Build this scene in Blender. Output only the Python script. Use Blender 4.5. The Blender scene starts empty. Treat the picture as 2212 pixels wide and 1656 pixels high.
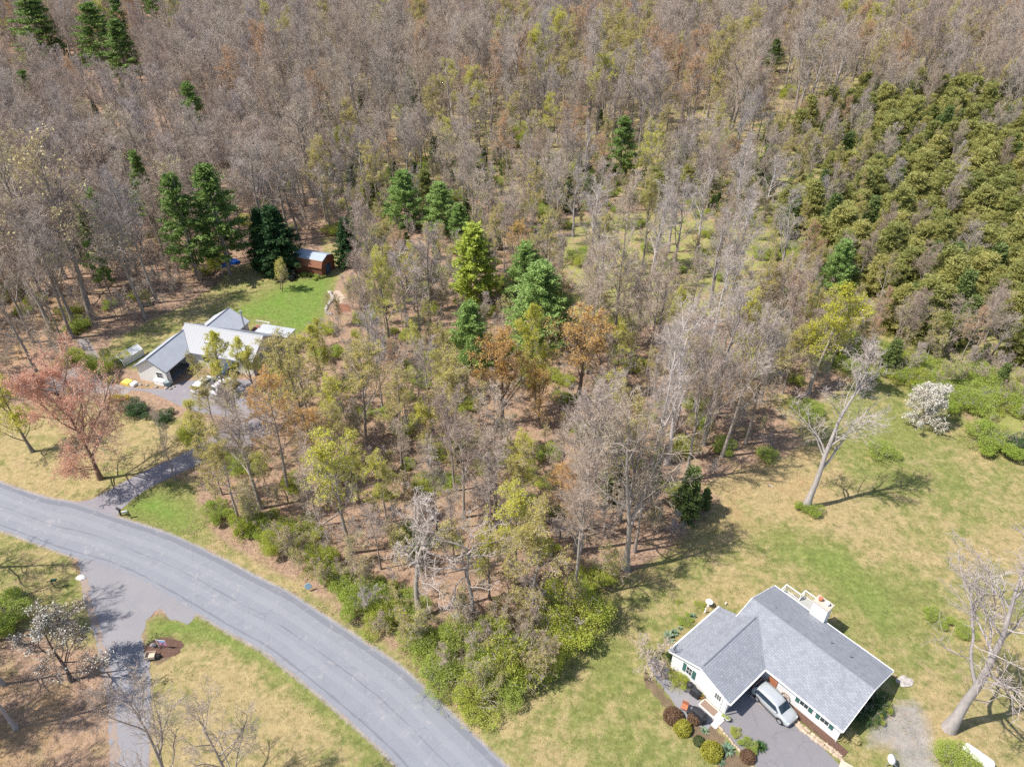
import bpy, math, random
import numpy as np
from math import radians, sin, cos, pi, sqrt, atan2, hypot
from mathutils import Vector, Matrix

S = bpy.context.scene
# ------------------------------------------------------------------ camera, light, exposure
CAM_H, PITCH, FPX = 65.0, radians(35.7), 1532.0      # height, tilt below the horizon, focal length in 2212-wide pixels
cam = bpy.data.objects.new("camera", bpy.data.cameras.new("camera"))
S.collection.objects.link(cam); S.camera = cam
cam.location = (0, 0, CAM_H); cam.rotation_euler = (pi/2 - PITCH, 0, 0)
cam.data.lens = 36*FPX/2212; cam.data.sensor_width = 36; cam.data.clip_start = 1; cam.data.clip_end = 6000
SUN_EL, SUN_AZ = radians(56), radians(13)             # shadows run towards +x turned 13 degrees to +y
sun = bpy.data.objects.new("sun", bpy.data.lights.new("sun", 'SUN'))
S.collection.objects.link(sun)
sun.data.energy = 4.6; sun.data.angle = radians(0.5); sun.data.color = (1, 0.945, 0.865)
sdir = Vector((cos(SUN_EL)*cos(SUN_AZ), cos(SUN_EL)*sin(SUN_AZ), -sin(SUN_EL)))
sun.rotation_euler = sdir.to_track_quat('-Z', 'Y').to_euler(); sun.location = (-60, 0, 90)
W = bpy.data.worlds.new("World"); S.world = W; W.use_nodes = True
wn = W.node_tree.nodes; bg = wn['Background']
sky = wn.new('ShaderNodeTexSky'); sky.sky_type = 'NISHITA'; sky.sun_disc = False
sky.sun_elevation = SUN_EL
# direction to the sun in the sky: opposite of the light's travel
sky.sun_rotation = atan2(-sdir.x, -sdir.y)
W.node_tree.links.new(sky.outputs[0], bg.inputs[0]); bg.inputs[1].default_value = 0.115
S.view_settings.view_transform = 'Standard'; S.view_settings.look = 'None'
S.view_settings.exposure = 0.62; S.view_settings.gamma = 1
S.cycles.max_bounces = 5; S.cycles.diffuse_bounces = 3; S.cycles.transparent_max_bounces = 4
S.cycles.use_denoising = False

# ------------------------------------------------------------------ small helpers
def G(x, y, z=0.0):
    """where the ray through photo point (x, y) (2212 wide) meets height z"""
    u = x-1106; v = -(y-828)
    d = (u, v*sin(PITCH)+FPX*cos(PITCH), v*cos(PITCH)-FPX*sin(PITCH))
    k = (z-CAM_H)/d[2]
    return d[0]*k, d[1]*k
def pix(x, y, z=0.0):
    zc = z-CAM_H
    f = y*cos(PITCH)-zc*sin(PITCH); up = y*sin(PITCH)+zc*cos(PITCH)
    f = np.maximum(f, 1e-3)
    return 1106+FPX*x/f, 828-FPX*up/f
def height(bx, by, ty):
    """height of an upright thing standing at (bx,by) whose top shows at row ty"""
    X, Y = G(bx, by); lo, hi = 0.0, 60.0
    for _ in range(40):
        m = (lo+hi)/2
        if pix(X, Y, m)[1] > ty: lo = m
        else: hi = m
    return lo
def c3(x, y): s = 872/2212*.72005; return 1900*.72005+x*s, 1650*.72005+y*s
def c5(x, y): s = 550/2212*.72005; return 350*.72005+x*s, 880*.72005+y*s
def c4(x, y): return x*.33333, 504+y*.33333
def c1(x, y): return x*.3913, 1008+y*.3913

def tag(o, label=None, cat=None, group=None, kind=None):
    if label: o["label"] = label
    if cat: o["category"] = cat
    if group: o["group"] = group
    if kind: o["kind"] = kind
    return o
def link(o, parent=None):
    S.collection.objects.link(o)
    if parent is not None: o.parent = parent
    return o
def empty(name, loc, rz=0.0, label=None, cat=None, group=None, sc=1.0):
    o = bpy.data.objects.new(name, None); o.location = loc; o.rotation_euler = (0, 0, rz)
    o.scale = (sc,)*3; o.empty_display_size = .3
    link(o); return tag(o, label, cat, group)

def mesh_np(name, V, quads=None, tris=None, mats=(), qm=None, tm=None, smooth=False):
    me = bpy.data.meshes.new(name)
    V = np.asarray(V, np.float32).reshape(-1, 3)
    q = np.zeros((0, 4), np.int32) if quads is None else np.asarray(quads, np.int32).reshape(-1, 4)
    t = np.zeros((0, 3), np.int32) if tris is None else np.asarray(tris, np.int32).reshape(-1, 3)
    me.vertices.add(len(V)); me.vertices.foreach_set('co', V.ravel())
    me.loops.add(q.size+t.size); me.loops.foreach_set('vertex_index', np.concatenate([q.ravel(), t.ravel()]))
    me.polygons.add(len(q)+len(t))
    st = np.concatenate([np.arange(len(q))*4, q.size+np.arange(len(t))*3]).astype(np.int32)
    me.polygons.foreach_set('loop_start', st)
    try: me.polygons.foreach_set('loop_total', np.concatenate([np.full(len(q), 4), np.full(len(t), 3)]).astype(np.int32))
    except Exception: pass
    for m in mats: me.materials.append(m)
    if qm is not None or tm is not None:
        a = np.concatenate([np.zeros(len(q)) if qm is None else np.broadcast_to(qm, len(q)), np.zeros(len(t)) if tm is None else np.broadcast_to(tm, len(t))])
        me.polygons.foreach_set('material_index', a.astype(np.int32))
    if smooth: me.polygons.foreach_set('use_smooth', np.ones(len(q)+len(t), bool))
    me.update(calc_edges=True); return me

class MB:
    """collects boxes, prisms, tubes and balls of one part"""
    def __init__(s): s.V = []; s.F = []
    def add(s, V, F, M=None):
        n = len(s.V)
        for v in V: s.V.append(tuple(M @ Vector(v)) if M is not None else tuple(v))
        for f in F: s.F.append([i+n for i in f])
        return s
    def box(s, x0, x1, y0, y1, z0, z1, M=None):
        V = [(x, y, z) for z in (z0, z1) for y in (y0, y1) for x in (x0, x1)]
        return s.add(V, [(0, 2, 3, 1), (4, 5, 7, 6), (0, 1, 5, 4), (2, 6, 7, 3), (0, 4, 6, 2), (1, 3, 7, 5)], M)
    def prism(s, poly, d, M=None):
        """poly: list of 3-D points, extruded by vector d"""
        n = len(poly); V = [tuple(p) for p in poly]+[(p[0]+d[0], p[1]+d[1], p[2]+d[2]) for p in poly]
        F = [list(range(n))[::-1], list(range(n, 2*n))]+[(i, (i+1) % n, n+(i+1) % n, n+i) for i in range(n)]
        return s.add(V, F, M)
    def tube(s, pts, r, k=8, M=None, cap=True):
        pts = [Vector(p) for p in pts]; n = len(pts); V = []; F = []
        rs = r if isinstance(r, (list, tuple)) else [r]*n
        for i, p in enumerate(pts):
            t = (pts[min(i+1, n-1)]-pts[max(i-1, 0)]).normalized()
            a = t.orthogonal().normalized(); b = t.cross(a)
            if i and (a-pa).length > .9:
                a = (pa-t*pa.dot(t)).normalized(); b = t.cross(a)
            pa = a
            for j in range(k):
                w = 2*pi*j/k; V.append(tuple(p+(a*cos(w)+b*sin(w))*rs[i]))
        for i in range(n-1):
            for j in range(k): F.append((i*k+j, i*k+(j+1) % k, (i+1)*k+(j+1) % k, (i+1)*k+j))
        if cap: F.append(list(range(k))[::-1]); F.append([(n-1)*k+j for j in range(k)])
        return s.add(V, F, M)
    def lathe(s, prof, k=16, M=None, axis='z'):
        V = []; F = []; n = len(prof)
        for r, z in prof:
            for j in range(k):
                w = 2*pi*j/k; V.append((r*cos(w), r*sin(w), z) if axis == 'z' else (r*cos(w), z, r*sin(w)))
        for i in range(n-1):
            for j in range(k): F.append((i*k+j, i*k+(j+1) % k, (i+1)*k+(j+1) % k, (i+1)*k+j))
        F.append(list(range(k))[::-1]); F.append([(n-1)*k+j for j in range(k)])
        return s.add(V, F, M)
    def ball(s, c, r, k=12, n=7, M=None, jit=0, rng=random):
        rx, ry, rz = r if isinstance(r, tuple) else (r, r, r); V = []; F = []
        for i in range(n+1):
            ph = pi*i/n
            for j in range(k):
                w = 2*pi*j/k; q = 1+rng.uniform(-jit, jit)
                V.append((c[0]+rx*sin(ph)*cos(w)*q, c[1]+ry*sin(ph)*sin(w)*q, c[2]+rz*cos(ph)*q))
        for i in range(n):
            for j in range(k): F.append((i*k+j, (i+1)*k+j, (i+1)*k+(j+1) % k, i*k+(j+1) % k))
        return s.add(V, F, M)
    def build(s, name, mat, parent=None, smooth=False, bevel=0):
        me = bpy.data.meshes.new(name); me.from_pydata(s.V, [], s.F); me.materials.append(mat)
        if smooth: me.polygons.foreach_set('use_smooth', [True]*len(me.polygons))
        me.update(); o = bpy.data.objects.new(name, me); link(o, parent)
        if bevel:
            b = o.modifiers.new('bevel', 'BEVEL'); b.width = bevel; b.segments = 2; b.limit_method = 'ANGLE'
        return o

# ------------------------------------------------------------------ materials
def nt(name):
    m = bpy.data.materials.new(name); m.use_nodes = True
    t = m.node_tree; b = t.nodes['Principled BSDF']; b.inputs['Specular IOR Level'].default_value = .3
    return m, t, b
def N(t, typ, **kw):
    n = t.nodes.new(typ)
    for k, v in kw.items():
        if k.startswith('i_'): n.inputs[k[2:].replace('_', ' ')].default_value = v
        else: setattr(n, k, v)
    return n
def rgb(c): return (c[0], c[1], c[2], 1)
def mixc(t, fac, a, b, mode='MIX'):
    n = t.nodes.new('ShaderNodeMix'); n.data_type = 'RGBA'; n.blend_type = mode
    L = t.links
    for sock, v in ((n.inputs[0], fac), (n.inputs[6], a), (n.inputs[7], b)):
        if isinstance(v, (int, float)): sock.default_value = v
        elif isinstance(v, tuple): sock.default_value = rgb(v)
        else: L.new(v, sock)
    return n.outputs[2]
def mth(t, op, a, b=None, clamp=False):
    n = t.nodes.new('ShaderNodeMath'); n.operation = op; n.use_clamp = clamp
    for i, v in enumerate((a, b)):
        if v is None: continue
        if isinstance(v, (int, float)): n.inputs[i].default_value = v
        else: t.links.new(v, n.inputs[i])
    return n.outputs[0]
def noise(t, scale, detail=4, rough=.6, vec=None, dist=0):
    n = N(t, 'ShaderNodeTexNoise'); n.inputs['Scale'].default_value = scale
    n.inputs['Detail'].default_value = detail; n.inputs['Roughness'].default_value = rough
    n.inputs['Distortion'].default_value = dist
    if vec is not None: t.links.new(vec, n.inputs['Vector'])
    return n.outputs[0]
def ramp(t, fac, stops):
    n = t.nodes.new('ShaderNodeValToRGB'); e = n.color_ramp.elements
    while len(e) > 1: e.remove(e[-1])
    for i, (p, c) in enumerate(stops):
        q = e[0] if i == 0 else e.new(p)
        q.position = p; q.color = rgb(c if isinstance(c, tuple) else (c, c, c))
    t.links.new(fac, n.inputs[0]); return n.outputs[0]
def bump(t, b, h, strength=.4, dist=.05):
    n = N(t, 'ShaderNodeBump'); n.inputs['Strength'].default_value = strength; n.inputs['Distance'].default_value = dist
    t.links.new(h, n.inputs['Height']); t.links.new(n.outputs[0], b.inputs['Normal'])
def plain(name, c, rough=.6, metal=0, var=.15, scale=3, coat=0):
    m, t, b = nt(name); co = N(t, 'ShaderNodeTexCoord').outputs['Object']
    n = noise(t, scale, 5, .65, co)
    k = 1-var; c2 = tuple(min(1, x*(1+var*.6)) for x in c); c1_ = tuple(x*k for x in c)
    t.links.new(ramp(t, n, [(.3, c1_), (.7, c2)]), b.inputs['Base Color'])
    b.inputs['Roughness'].default_value = rough; b.inputs['Metallic'].default_value = metal
    if coat: b.inputs['Coat Weight'].default_value = coat
    return m
def bark(name, c, dark=.55):
    m, t, b = nt(name); co = N(t, 'ShaderNodeTexCoord').outputs['Object']
    mp = N(t, 'ShaderNodeMapping'); mp.inputs['Scale'].default_value = (1, 1, .25); t.links.new(co, mp.inputs[0])
    n = noise(t, 6, 5, .7, mp.outputs[0]); oi = N(t, 'ShaderNodeObjectInfo')
    c0 = ramp(t, n, [(.3, tuple(x*dark for x in c)), (.7, c)])
    v = mth(t, 'MULTIPLY_ADD', oi.outputs['Random'], .5); t.nodes[-1].inputs[2].default_value = .75
    cc = mixc(t, 1.0, c0, v, 'MULTIPLY')
    t.links.new(cc, b.inputs['Base Color']); b.inputs['Roughness'].default_value = .85
    bump(t, b, n, .5, .04); return m
def twigmat(name, stops):
    """twigs: each tree has its own tone"""
    m, t, b = nt(name); oi = N(t, 'ShaderNodeObjectInfo')
    c = ramp(t, oi.outputs['Random'], stops); g = N(t, 'ShaderNodeNewGeometry')
    v = mth(t, 'MULTIPLY_ADD', g.outputs['Random Per Island'], .5); t.nodes[-1].inputs[2].default_value = .72
    t.links.new(mixc(t, 1.0, c, v, 'MULTIPLY'), b.inputs['Base Color']); b.inputs['Roughness'].default_value = .8
    return m
def leafmat(name, a, b_, tr=.3, own=.4):
    """leaves: colour runs from a to b_ leaf by leaf, and tree by tree"""
    m, t, b = nt(name); g = N(t, 'ShaderNodeNewGeometry'); oi = N(t, 'ShaderNodeObjectInfo')
    f = mth(t, 'ADD', mth(t, 'MULTIPLY', g.outputs['Random Per Island'], 1-own), mth(t, 'MULTIPLY', oi.outputs['Random'], own))
    c = mixc(t, f, a, b_)
    t.links.new(c, b.inputs['Base Color']); b.inputs['Roughness'].default_value = .6
    b.inputs['Specular IOR Level'].default_value = .25
    tl = N(t, 'ShaderNodeBsdfTranslucent'); t.links.new(c, tl.inputs[0])
    mx = N(t, 'ShaderNodeMixShader'); mx.inputs[0].default_value = tr
    t.links.new(b.outputs[0], mx.inputs[1]); t.links.new(tl.outputs[0], mx.inputs[2])
    t.links.new(mx.outputs[0], t.nodes['Material Output'].inputs[0]); return m

M = {}
M['bark'] = bark('bark_grey', (.40, .345, .30)); M['bark_pale'] = bark('bark_pale', (.52, .47, .45), .62)
M['bark_dark'] = bark('bark_dark', (.17, .13, .11)); M['bark_red'] = bark('bark_reddish', (.25, .16, .12))
M['twig'] = twigmat('twigs_brown', [(0, (.42, .33, .27)), (.3, (.48, .41, .36)), (.5, (.50, .41, .31)), (.7, (.44, .385, .37)), (.85, (.40, .30, .235)), (1, (.54, .45, .36))])
M['twig_pale'] = twigmat('twigs_pale', [(0, (.46, .40, .37)), (1, (.52, .45, .40))])
M['twig_dark'] = twigmat('twigs_dark', [(0, (.2, .15, .12)), (1, (.26, .2, .16))])
M['lime'] = leafmat('leaf_lime', (.52, .52, .05), (.70, .68, .12), .45)
M['olive'] = leafmat('leaf_olive_bud', (.44, .38, .10), (.58, .52, .16), .4)
M['orange'] = leafmat('leaf_orange_bud', (.68, .35, .09), (.76, .55, .18), .45)
M['pink'] = leafmat('leaf_pink_red', (.74, .36, .24), (.82, .56, .42), .45)
M['rust'] = leafmat('leaf_rust_bud', (.52, .28, .14), (.62, .42, .22), .4)
M['cream'] = leafmat('catkins_cream', (.48, .42, .18), (.62, .55, .28))
M['white'] = leafmat('blossom_white', (.60, .58, .50), (.78, .76, .70), .2)
M['green'] = leafmat('leaf_fresh_green', (.30, .40, .06), (.50, .56, .15), .45)
M['yellow'] = leafmat('blossom_yellow', (.55, .42, .02), (.72, .58, .05))
M['pine'] = leafmat('needles_pine', (.11, .19, .045), (.25, .35, .095), .3)
M['pine_blue'] = leafmat('needles_bluish', (.20, .32, .085), (.39, .52, .17), .35)
M['pine_lime'] = leafmat('needles_yellow_green', (.34, .42, .06), (.52, .58, .12), .4)
M['spruce'] = leafmat('needles_spruce', (.022, .06, .022), (.06, .125, .035), .1)
M['cedar'] = leafmat('foliage_cedar', (.19, .23, .065), (.50, .46, .155), .35, .62)
M['cedar_dark'] = leafmat('foliage_cedar_dark', (.10, .15, .045), (.21, .26, .08), .2)
M['dark_leaf'] = leafmat('leaf_evergreen_shrub', (.035, .085, .03), (.09, .16, .05), .1)

# ------------------------------------------------------------------ tree building (numpy)
def nrm(a): return a/np.maximum(np.linalg.norm(a, axis=-1, keepdims=True), 1e-9)
def polylines(rng, P, D, L, n, wob, trop):
    pts = [P]; d = nrm(D)
    step = (L/n)[:, None]
    for i in range(n):
        d = nrm(d+rng.normal(0, wob, d.shape)+np.array([0, 0, trop]))
        pts.append(pts[-1]+d*step)
    return np.stack(pts, 1)
def sprout(rng, pts, L, m, t0, ang, ratio, t1=1.0, fall=.5, flat=0.0):
    Np, n1, _ = pts.shape
    t = (np.arange(m)[None]+rng.uniform(.1, .9, (Np, m)))/m*(t1-t0)+t0
    x = t*(n1-1); i = np.minimum(x.astype(int), n1-2); f = (x-i)[..., None]
    ar = np.arange(Np)[:, None]
    A = pts[ar, i]; B = pts[ar, i+1]; P = A+(B-A)*f; T = nrm(B-A)
    rv = rng.normal(size=T.shape)
    if flat: rv[..., 2] *= (1-flat)
    pr = nrm(rv-T*(rv*T).sum(-1, keepdims=True))
    a = np.radians(rng.uniform(ang[0], ang[1], t.shape))[..., None]
    D = T*np.cos(a)+pr*np.sin(a)
    l = L[:, None]*ratio*rng.uniform(.7, 1.2, t.shape)*(1-fall*(t-t0)/(t1-t0+1e-6))
    return P.reshape(-1, 3), D.reshape(-1, 3), l.ravel(), t.ravel()
def tubes(pts, rad, k):
    Nn, n, _ = pts.shape
    T = np.empty_like(pts); T[:, 1:-1] = pts[:, 2:]-pts[:, :-2]; T[:, 0] = pts[:, 1]-pts[:, 0]; T[:, -1] = pts[:, -1]-pts[:, -2]
    T = nrm(T); ref = np.where(np.abs(T[:, :1, 2:3]) > .8, np.array([1., 0, 0]), np.array([0, 0, 1.]))
    A = nrm(np.cross(T, np.broadcast_to(ref, T.shape))); B = np.cross(T, A)
    w = np.arange(k)*2*pi/k
    V = pts[:, :, None]+rad[:, :, None, None]*(A[:, :, None]*np.cos(w)[:, None]+B[:, :, None]*np.sin(w)[:, None])
    idx = np.arange(Nn*n*k).reshape(Nn, n, k); nx = np.roll(idx, -1, 2)
    Q = np.stack([idx[:, :-1], nx[:, :-1], nx[:, 1:], idx[:, 1:]], -1).reshape(-1, 4)
    return V.reshape(-1, 3), Q
def cards(rng, P, size, aspect=1.0, nz=0.0, D=None, spread=1.0):
    """one four-sided leaf per point; D = preferred long axis"""
    n = len(P); a = nrm(rng.normal(size=(n, 3)) if D is None else D+rng.normal(0, spread, (n, 3)))
    b = rng.normal(size=(n, 3)); b -= a*(b*a).sum(-1, keepdims=True)
    if nz:   # push the face normal upwards
        up = np.array([0, 0, 1.]); c = np.cross(a, up); b = nrm(b)*(1-nz)+nrm(c)*nz
    b = nrm(b); s = (size*rng.uniform(.6, 1.3, n))[:, None]
    a = a*s*.5; b = b*s*.5*aspect
    V = np.stack([P-a, P+b, P+a, P-b], 1).reshape(-1, 3)
    return V, np.arange(n*4).reshape(n, 4)
class Bag:
    def __init__(s): s.V = []; s.Q = []; s.n = 0
    def add(s, V, Q): s.V.append(V); s.Q.append(Q+s.n); s.n += len(V)
    def mesh(s, name, mats, per=None, smooth=False):
        qm = None if per is None else np.concatenate([np.full(len(q), i) for q, i in zip(s.Q, per)])
        return mesh_np(name, np.concatenate(s.V), np.concatenate(s.Q), mats=mats, qm=qm, smooth=smooth)
def taper(r0, r1, n): return r0[:, None]*(1-np.linspace(0, 1, n)[None]*(1-r1))

def bare(seed, H=18., r=.24, limbs=13, t0=.35, ang=(28, 55), l1=.42, m2=7, m3=6, m4=4, wob=.12, lean=(0, 0), tw=.014, trop=.12, multi=1, leaf=0, lsize=.2, top=.92, fall=.55):
    """returns (wood mesh bag, twig bag, leaf points)"""
    rng = np.random.default_rng(seed); wood = Bag(); fine = Bag()
    P = np.zeros((multi, 3)); P[:, :2] = rng.normal(0, .35 if multi > 1 else 0, (multi, 2))
    D = np.tile([lean[0], lean[1], 1.], (multi, 1)).astype(float)
    if multi > 1: D[:, :2] += rng.normal(0, .22, (multi, 2))
    L = np.full(multi, H*top)*(rng.uniform(.8, 1, multi) if multi > 1 else 1)
    n0 = 9; p0 = polylines(rng, P, D, L, n0, wob*.27, .14)
    rr = np.full(multi, r/(multi**.5)); R0 = taper(rr, .18, n0+1); R0[:, 0] *= 1.5; R0[:, 1] *= 1.08
    wood.add(*tubes(p0, R0, 9))
    P, D, L1, t = sprout(rng, p0, L, limbs, t0, ang, l1, fall=fall)
    # the trunk's own end forks
    e = p0[:, -1]; ed = nrm(p0[:, -1]-p0[:, -2])
    P = np.concatenate([P, e, e]); D = np.concatenate([D, ed+rng.normal(0, .35, ed.shape), ed+rng.normal(0, .35, ed.shape)])
    L1 = np.concatenate([L1, L*.2, L*.2])
    r1 = r*.42*(L1/(H*l1))**.9/(multi**.3)
    p1 = polylines(rng, P, D, L1, 6, wob, trop); wood.add(*tubes(p1, taper(r1, .3, 7), 5))
    P, D, L2, t = sprout(rng, p1, L1, m2, .22, (25, 58), .5, fall=.45)
    rp = np.repeat(r1, m2); r2 = np.maximum(rp*.42*(1-t*.4), tw*1.4)
    p2 = polylines(rng, P, D, L2, 4, wob*1.1, trop*.8); fine.add(*tubes(p2, taper(r2, .4, 5), 3))
    P, D, L3, t = sprout(rng, p2, L2, m3, .15, (25, 60), .5, fall=.3)
    p3 = polylines(rng, P, D, np.maximum(L3, H*.022), 3, wob*1.2, trop*.5); fine.add(*tubes(p3, taper(np.full(len(L3), tw*1.25), .5, 4), 3))
    P, D, L4, t = sprout(rng, p3, L3, m4, .15, (20, 60), .62, fall=.2)
    p4 = polylines(rng, P, D, np.maximum(L4, H*.02), 2, wob, trop*.4); fine.add(*tubes(p4, taper(np.full(len(L4), tw), .4, 3), 3))
    tips = np.concatenate([p4[:, 1:].reshape(-1, 3), p3[:, -1]])
    return wood, fine, tips, rng
PR = {}      # prototype library: name -> (list of (trunk mesh, crown mesh), nominal height)
def reg(kind, trunk, crown, H): PR.setdefault(kind, []).append((trunk, crown, H))
def mk_bare(kind, seed, bm='bark', tm='twig', leaf=None, nleaf=0, lsize=.2, aspect=.7, **k):
    wood, fine, tips, rng = bare(seed, **k)
    tr = wood.mesh(kind+'_trunk', [M[bm]], smooth=True)
    per = [0]*len(fine.Q); mats = [M[tm]]
    if leaf:
        i = rng.integers(0, len(tips), nleaf); P = tips[i]+rng.normal(0, lsize*.8, (nleaf, 3))
        fine.add(*cards(rng, P, lsize, aspect)); per.append(1); mats.append(M[leaf])
    reg(kind, tr, fine.mesh(kind+'_crown', mats, per), k.get('H', 18.))

for i in range(4): mk_bare('bare', 11+i, H=19, limbs=13+i, t0=.32+.03*i, ang=(24, 50), l1=.40, m2=8, m3=7, m4=4, trop=.14)
for i in range(3): mk_bare('oak', 31+i, H=18, limbs=11, t0=.28, ang=(35, 65), l1=.48, m2=8, m3=6, m4=4, trop=.09, wob=.17, r=.3)
for i in range(2): mk_bare('pole', 41+i, H=17, limbs=12, t0=.42, ang=(22, 48), l1=.30, m2=7, m3=6, m4=3, r=.15, trop=.15)
for i in range(2): mk_bare('pale', 51+i, 'bark_pale', 'twig_pale', H=20, limbs=13, t0=.3, ang=(22, 50), l1=.42, m2=7, m3=6, m4=3, trop=.1, wob=.15, r=.3)
for i in range(2): mk_bare('sapling', 61+i, 'bark', 'twig', H=5, limbs=8, t0=.15, ang=(15, 45), l1=.5, m2=5, m3=4, m4=3, r=.05, multi=3, tw=.011)
for nm, lf, n in (('olive', 'olive', 8000), ('lime', 'lime', 8500), ('orange', 'orange', 8000), ('rust', 'rust', 6000)):
    for i in range(2): mk_bare(nm, 71+i+len(PR)*3, 'bark', 'twig', lf, n, .115, H=15, limbs=12, t0=.36, ang=(25, 52), l1=.36, m2=6, m3=5, m4=3, r=.17)
mk_bare('cream', 101, 'bark', 'twig', 'cream', 1500, .24, H=19, limbs=13, t0=.35, ang=(28, 52), l1=.42, r=.3)
mk_bare('pinktree', 102, 'bark_red', 'twig', 'pink', 27000, .13, H=11, limbs=24, t0=.1, ang=(38, 80), l1=.62, m2=9, m3=7, r=.24, tw=.01, fall=.35, trop=.07)
mk_bare('limefull', 103, 'bark', 'twig', 'lime', 13000, .14, H=12, limbs=14, t0=.15, ang=(25, 60), l1=.5, m2=7, r=.22)
mk_bare('orangefull', 104, 'bark_dark', 'twig_dark', 'orange', 7500, .13, H=12, limbs=15, t0=.18, ang=(28, 62), l1=.52, m2=7, r=.22)
mk_bare('blossom', 105, 'bark_dark', 'twig_dark', 'white', 4200, .10, H=6, limbs=12, t0=.2, ang=(40, 75), l1=.62, m2=7, r=.13, trop=.03)
mk_bare('pear', 106, 'bark', 'twig', 'white', 11000, .14, H=6, limbs=16, t0=.08, ang=(25, 75), l1=.62, m2=8, r=.13, trop=.05, multi=2)
for i in range(2): mk_bare('budsapling', 64+i, 'bark', 'twig', 'lime' if i else 'olive', 1500, .09, H=5, limbs=9, t0=.15, ang=(15, 50), l1=.5, m2=5, m3=4, m4=3, r=.05, multi=3, tw=.01)
for i in range(2): mk_bare('snag', 111+i, 'bark', 'twig_pale', H=13, limbs=9, t0=.42, ang=(40, 80), l1=.5, m2=5, m3=4, m4=3, r=.27, wob=.42, trop=.02, tw=.016, fall=.3)
mk_bare('youngtree', 107, 'bark_dark', 'twig', 'lime', 2600, .15, H=7, limbs=12, t0=.15, ang=(15, 38), l1=.5, m2=6, r=.1, multi=2)

def mk_conifer(kind, seed, H, Rb, leaf, bk='bark', whorl=.75, per=6, base=.12, up=25, tuft=11, tn=9, tl=.34, asp=.28, shape=.8, nz=.0, droop=0., trunk=.2):
    rng = np.random.default_rng(seed); wood = Bag(); fine = Bag()
    P = np.zeros((1, 3)); p0 = polylines(rng, P, np.array([[0, 0, 1.]]), np.array([H]), 8, .012, .02)
    wood.add(*tubes(p0, taper(np.array([trunk]), .1, 9), 8))
    zs = np.arange(base*H, H*.97, whorl); PP = []; DD = []; LL = []
    for z in zs:
        q = (z-base*H)/(H-base*H); l = Rb*((1-q)**shape)*(1-.25*math.exp(-((q)/.12)**2))
        off = rng.uniform(0, 2*pi)
        for j in range(per):
            w = off+2*pi*j/per+rng.normal(0, .25); e = radians(up*(.1+.9*q)+rng.normal(0, 8)-droop*(1-q))
            PP.append((0, 0, z+rng.normal(0, whorl*.25))); DD.append((cos(w)*cos(e), sin(w)*cos(e), sin(e))); LL.append(max(.35, l*rng.uniform(.62, 1.15)))
    PP = np.array(PP, float); DD = np.array(DD); LL = np.array(LL)
    p1 = polylines(rng, PP, DD, LL, 4, .06, .05); wood.add(*tubes(p1, taper(np.full(len(LL), trunk*.16), .3, 5), 3))
    P2, D2, L2, t = sprout(rng, p1, LL, tuft, .22, (15, 65), .28, fall=.5, flat=.6)
    L2 = np.maximum(L2, .25); tip = P2+nrm(D2)*L2[:, None]*rng.uniform(.2, 1, (len(L2), 1))
    tip = np.concatenate([tip, p1[:, -1]]); d = nrm(np.concatenate([D2, p1[:, -1]-p1[:, -2]]))
    Pc = np.repeat(tip, tn, 0); Dc = np.repeat(d, tn, 0)
    off = rng.normal(0, tl*.42, Pc.shape); off[:, 2] *= .7
    fine.add(*cards(rng, Pc+off, tl, asp, nz, Dc, .75))
    reg(kind, wood.mesh(kind+'_trunk', [M[bk]], smooth=True), fine.mesh(kind+'_crown', [M[leaf]]), H)
for i in range(2): mk_conifer('pine', 201+i, 15, 3.4, 'pine', whorl=.95, per=5, base=.2, tuft=11, tn=9, tl=.5, asp=.3, shape=.65, up=28)
mk_conifer('bluepine', 203, 12, 4.3, 'pine_blue', whorl=.6, per=7, base=.05, tuft=13, tn=9, tl=.42, asp=.3, shape=.6, up=30)
mk_conifer('limepine', 204, 12, 2.9, 'pine_lime', whorl=.65, per=6, base=.1, tuft=12, tn=9, tl=.42, asp=.32, shape=.6, up=30)
mk_conifer('spruce', 205, 10, 3.3, 'spruce', whorl=.42, per=8, base=.03, tuft=13, tn=8, tl=.4, asp=.3, shape=.85, up=10, nz=.5, droop=5)
for i in range(3): mk_conifer('cedar', 211+i, 9, 3.1, 'cedar', whorl=.6, per=6, base=.05, tuft=13, tn=8, tl=.6, asp=.2, shape=.45+.08*i, up=26, nz=.35, trunk=.13)
mk_conifer('cedardark', 221, 8, 2.0, 'cedar_dark', whorl=.42, per=7, base=.03, tuft=10, tn=8, tl=.34, asp=.34, shape=.6, up=40, nz=.3, trunk=.1)

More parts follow.
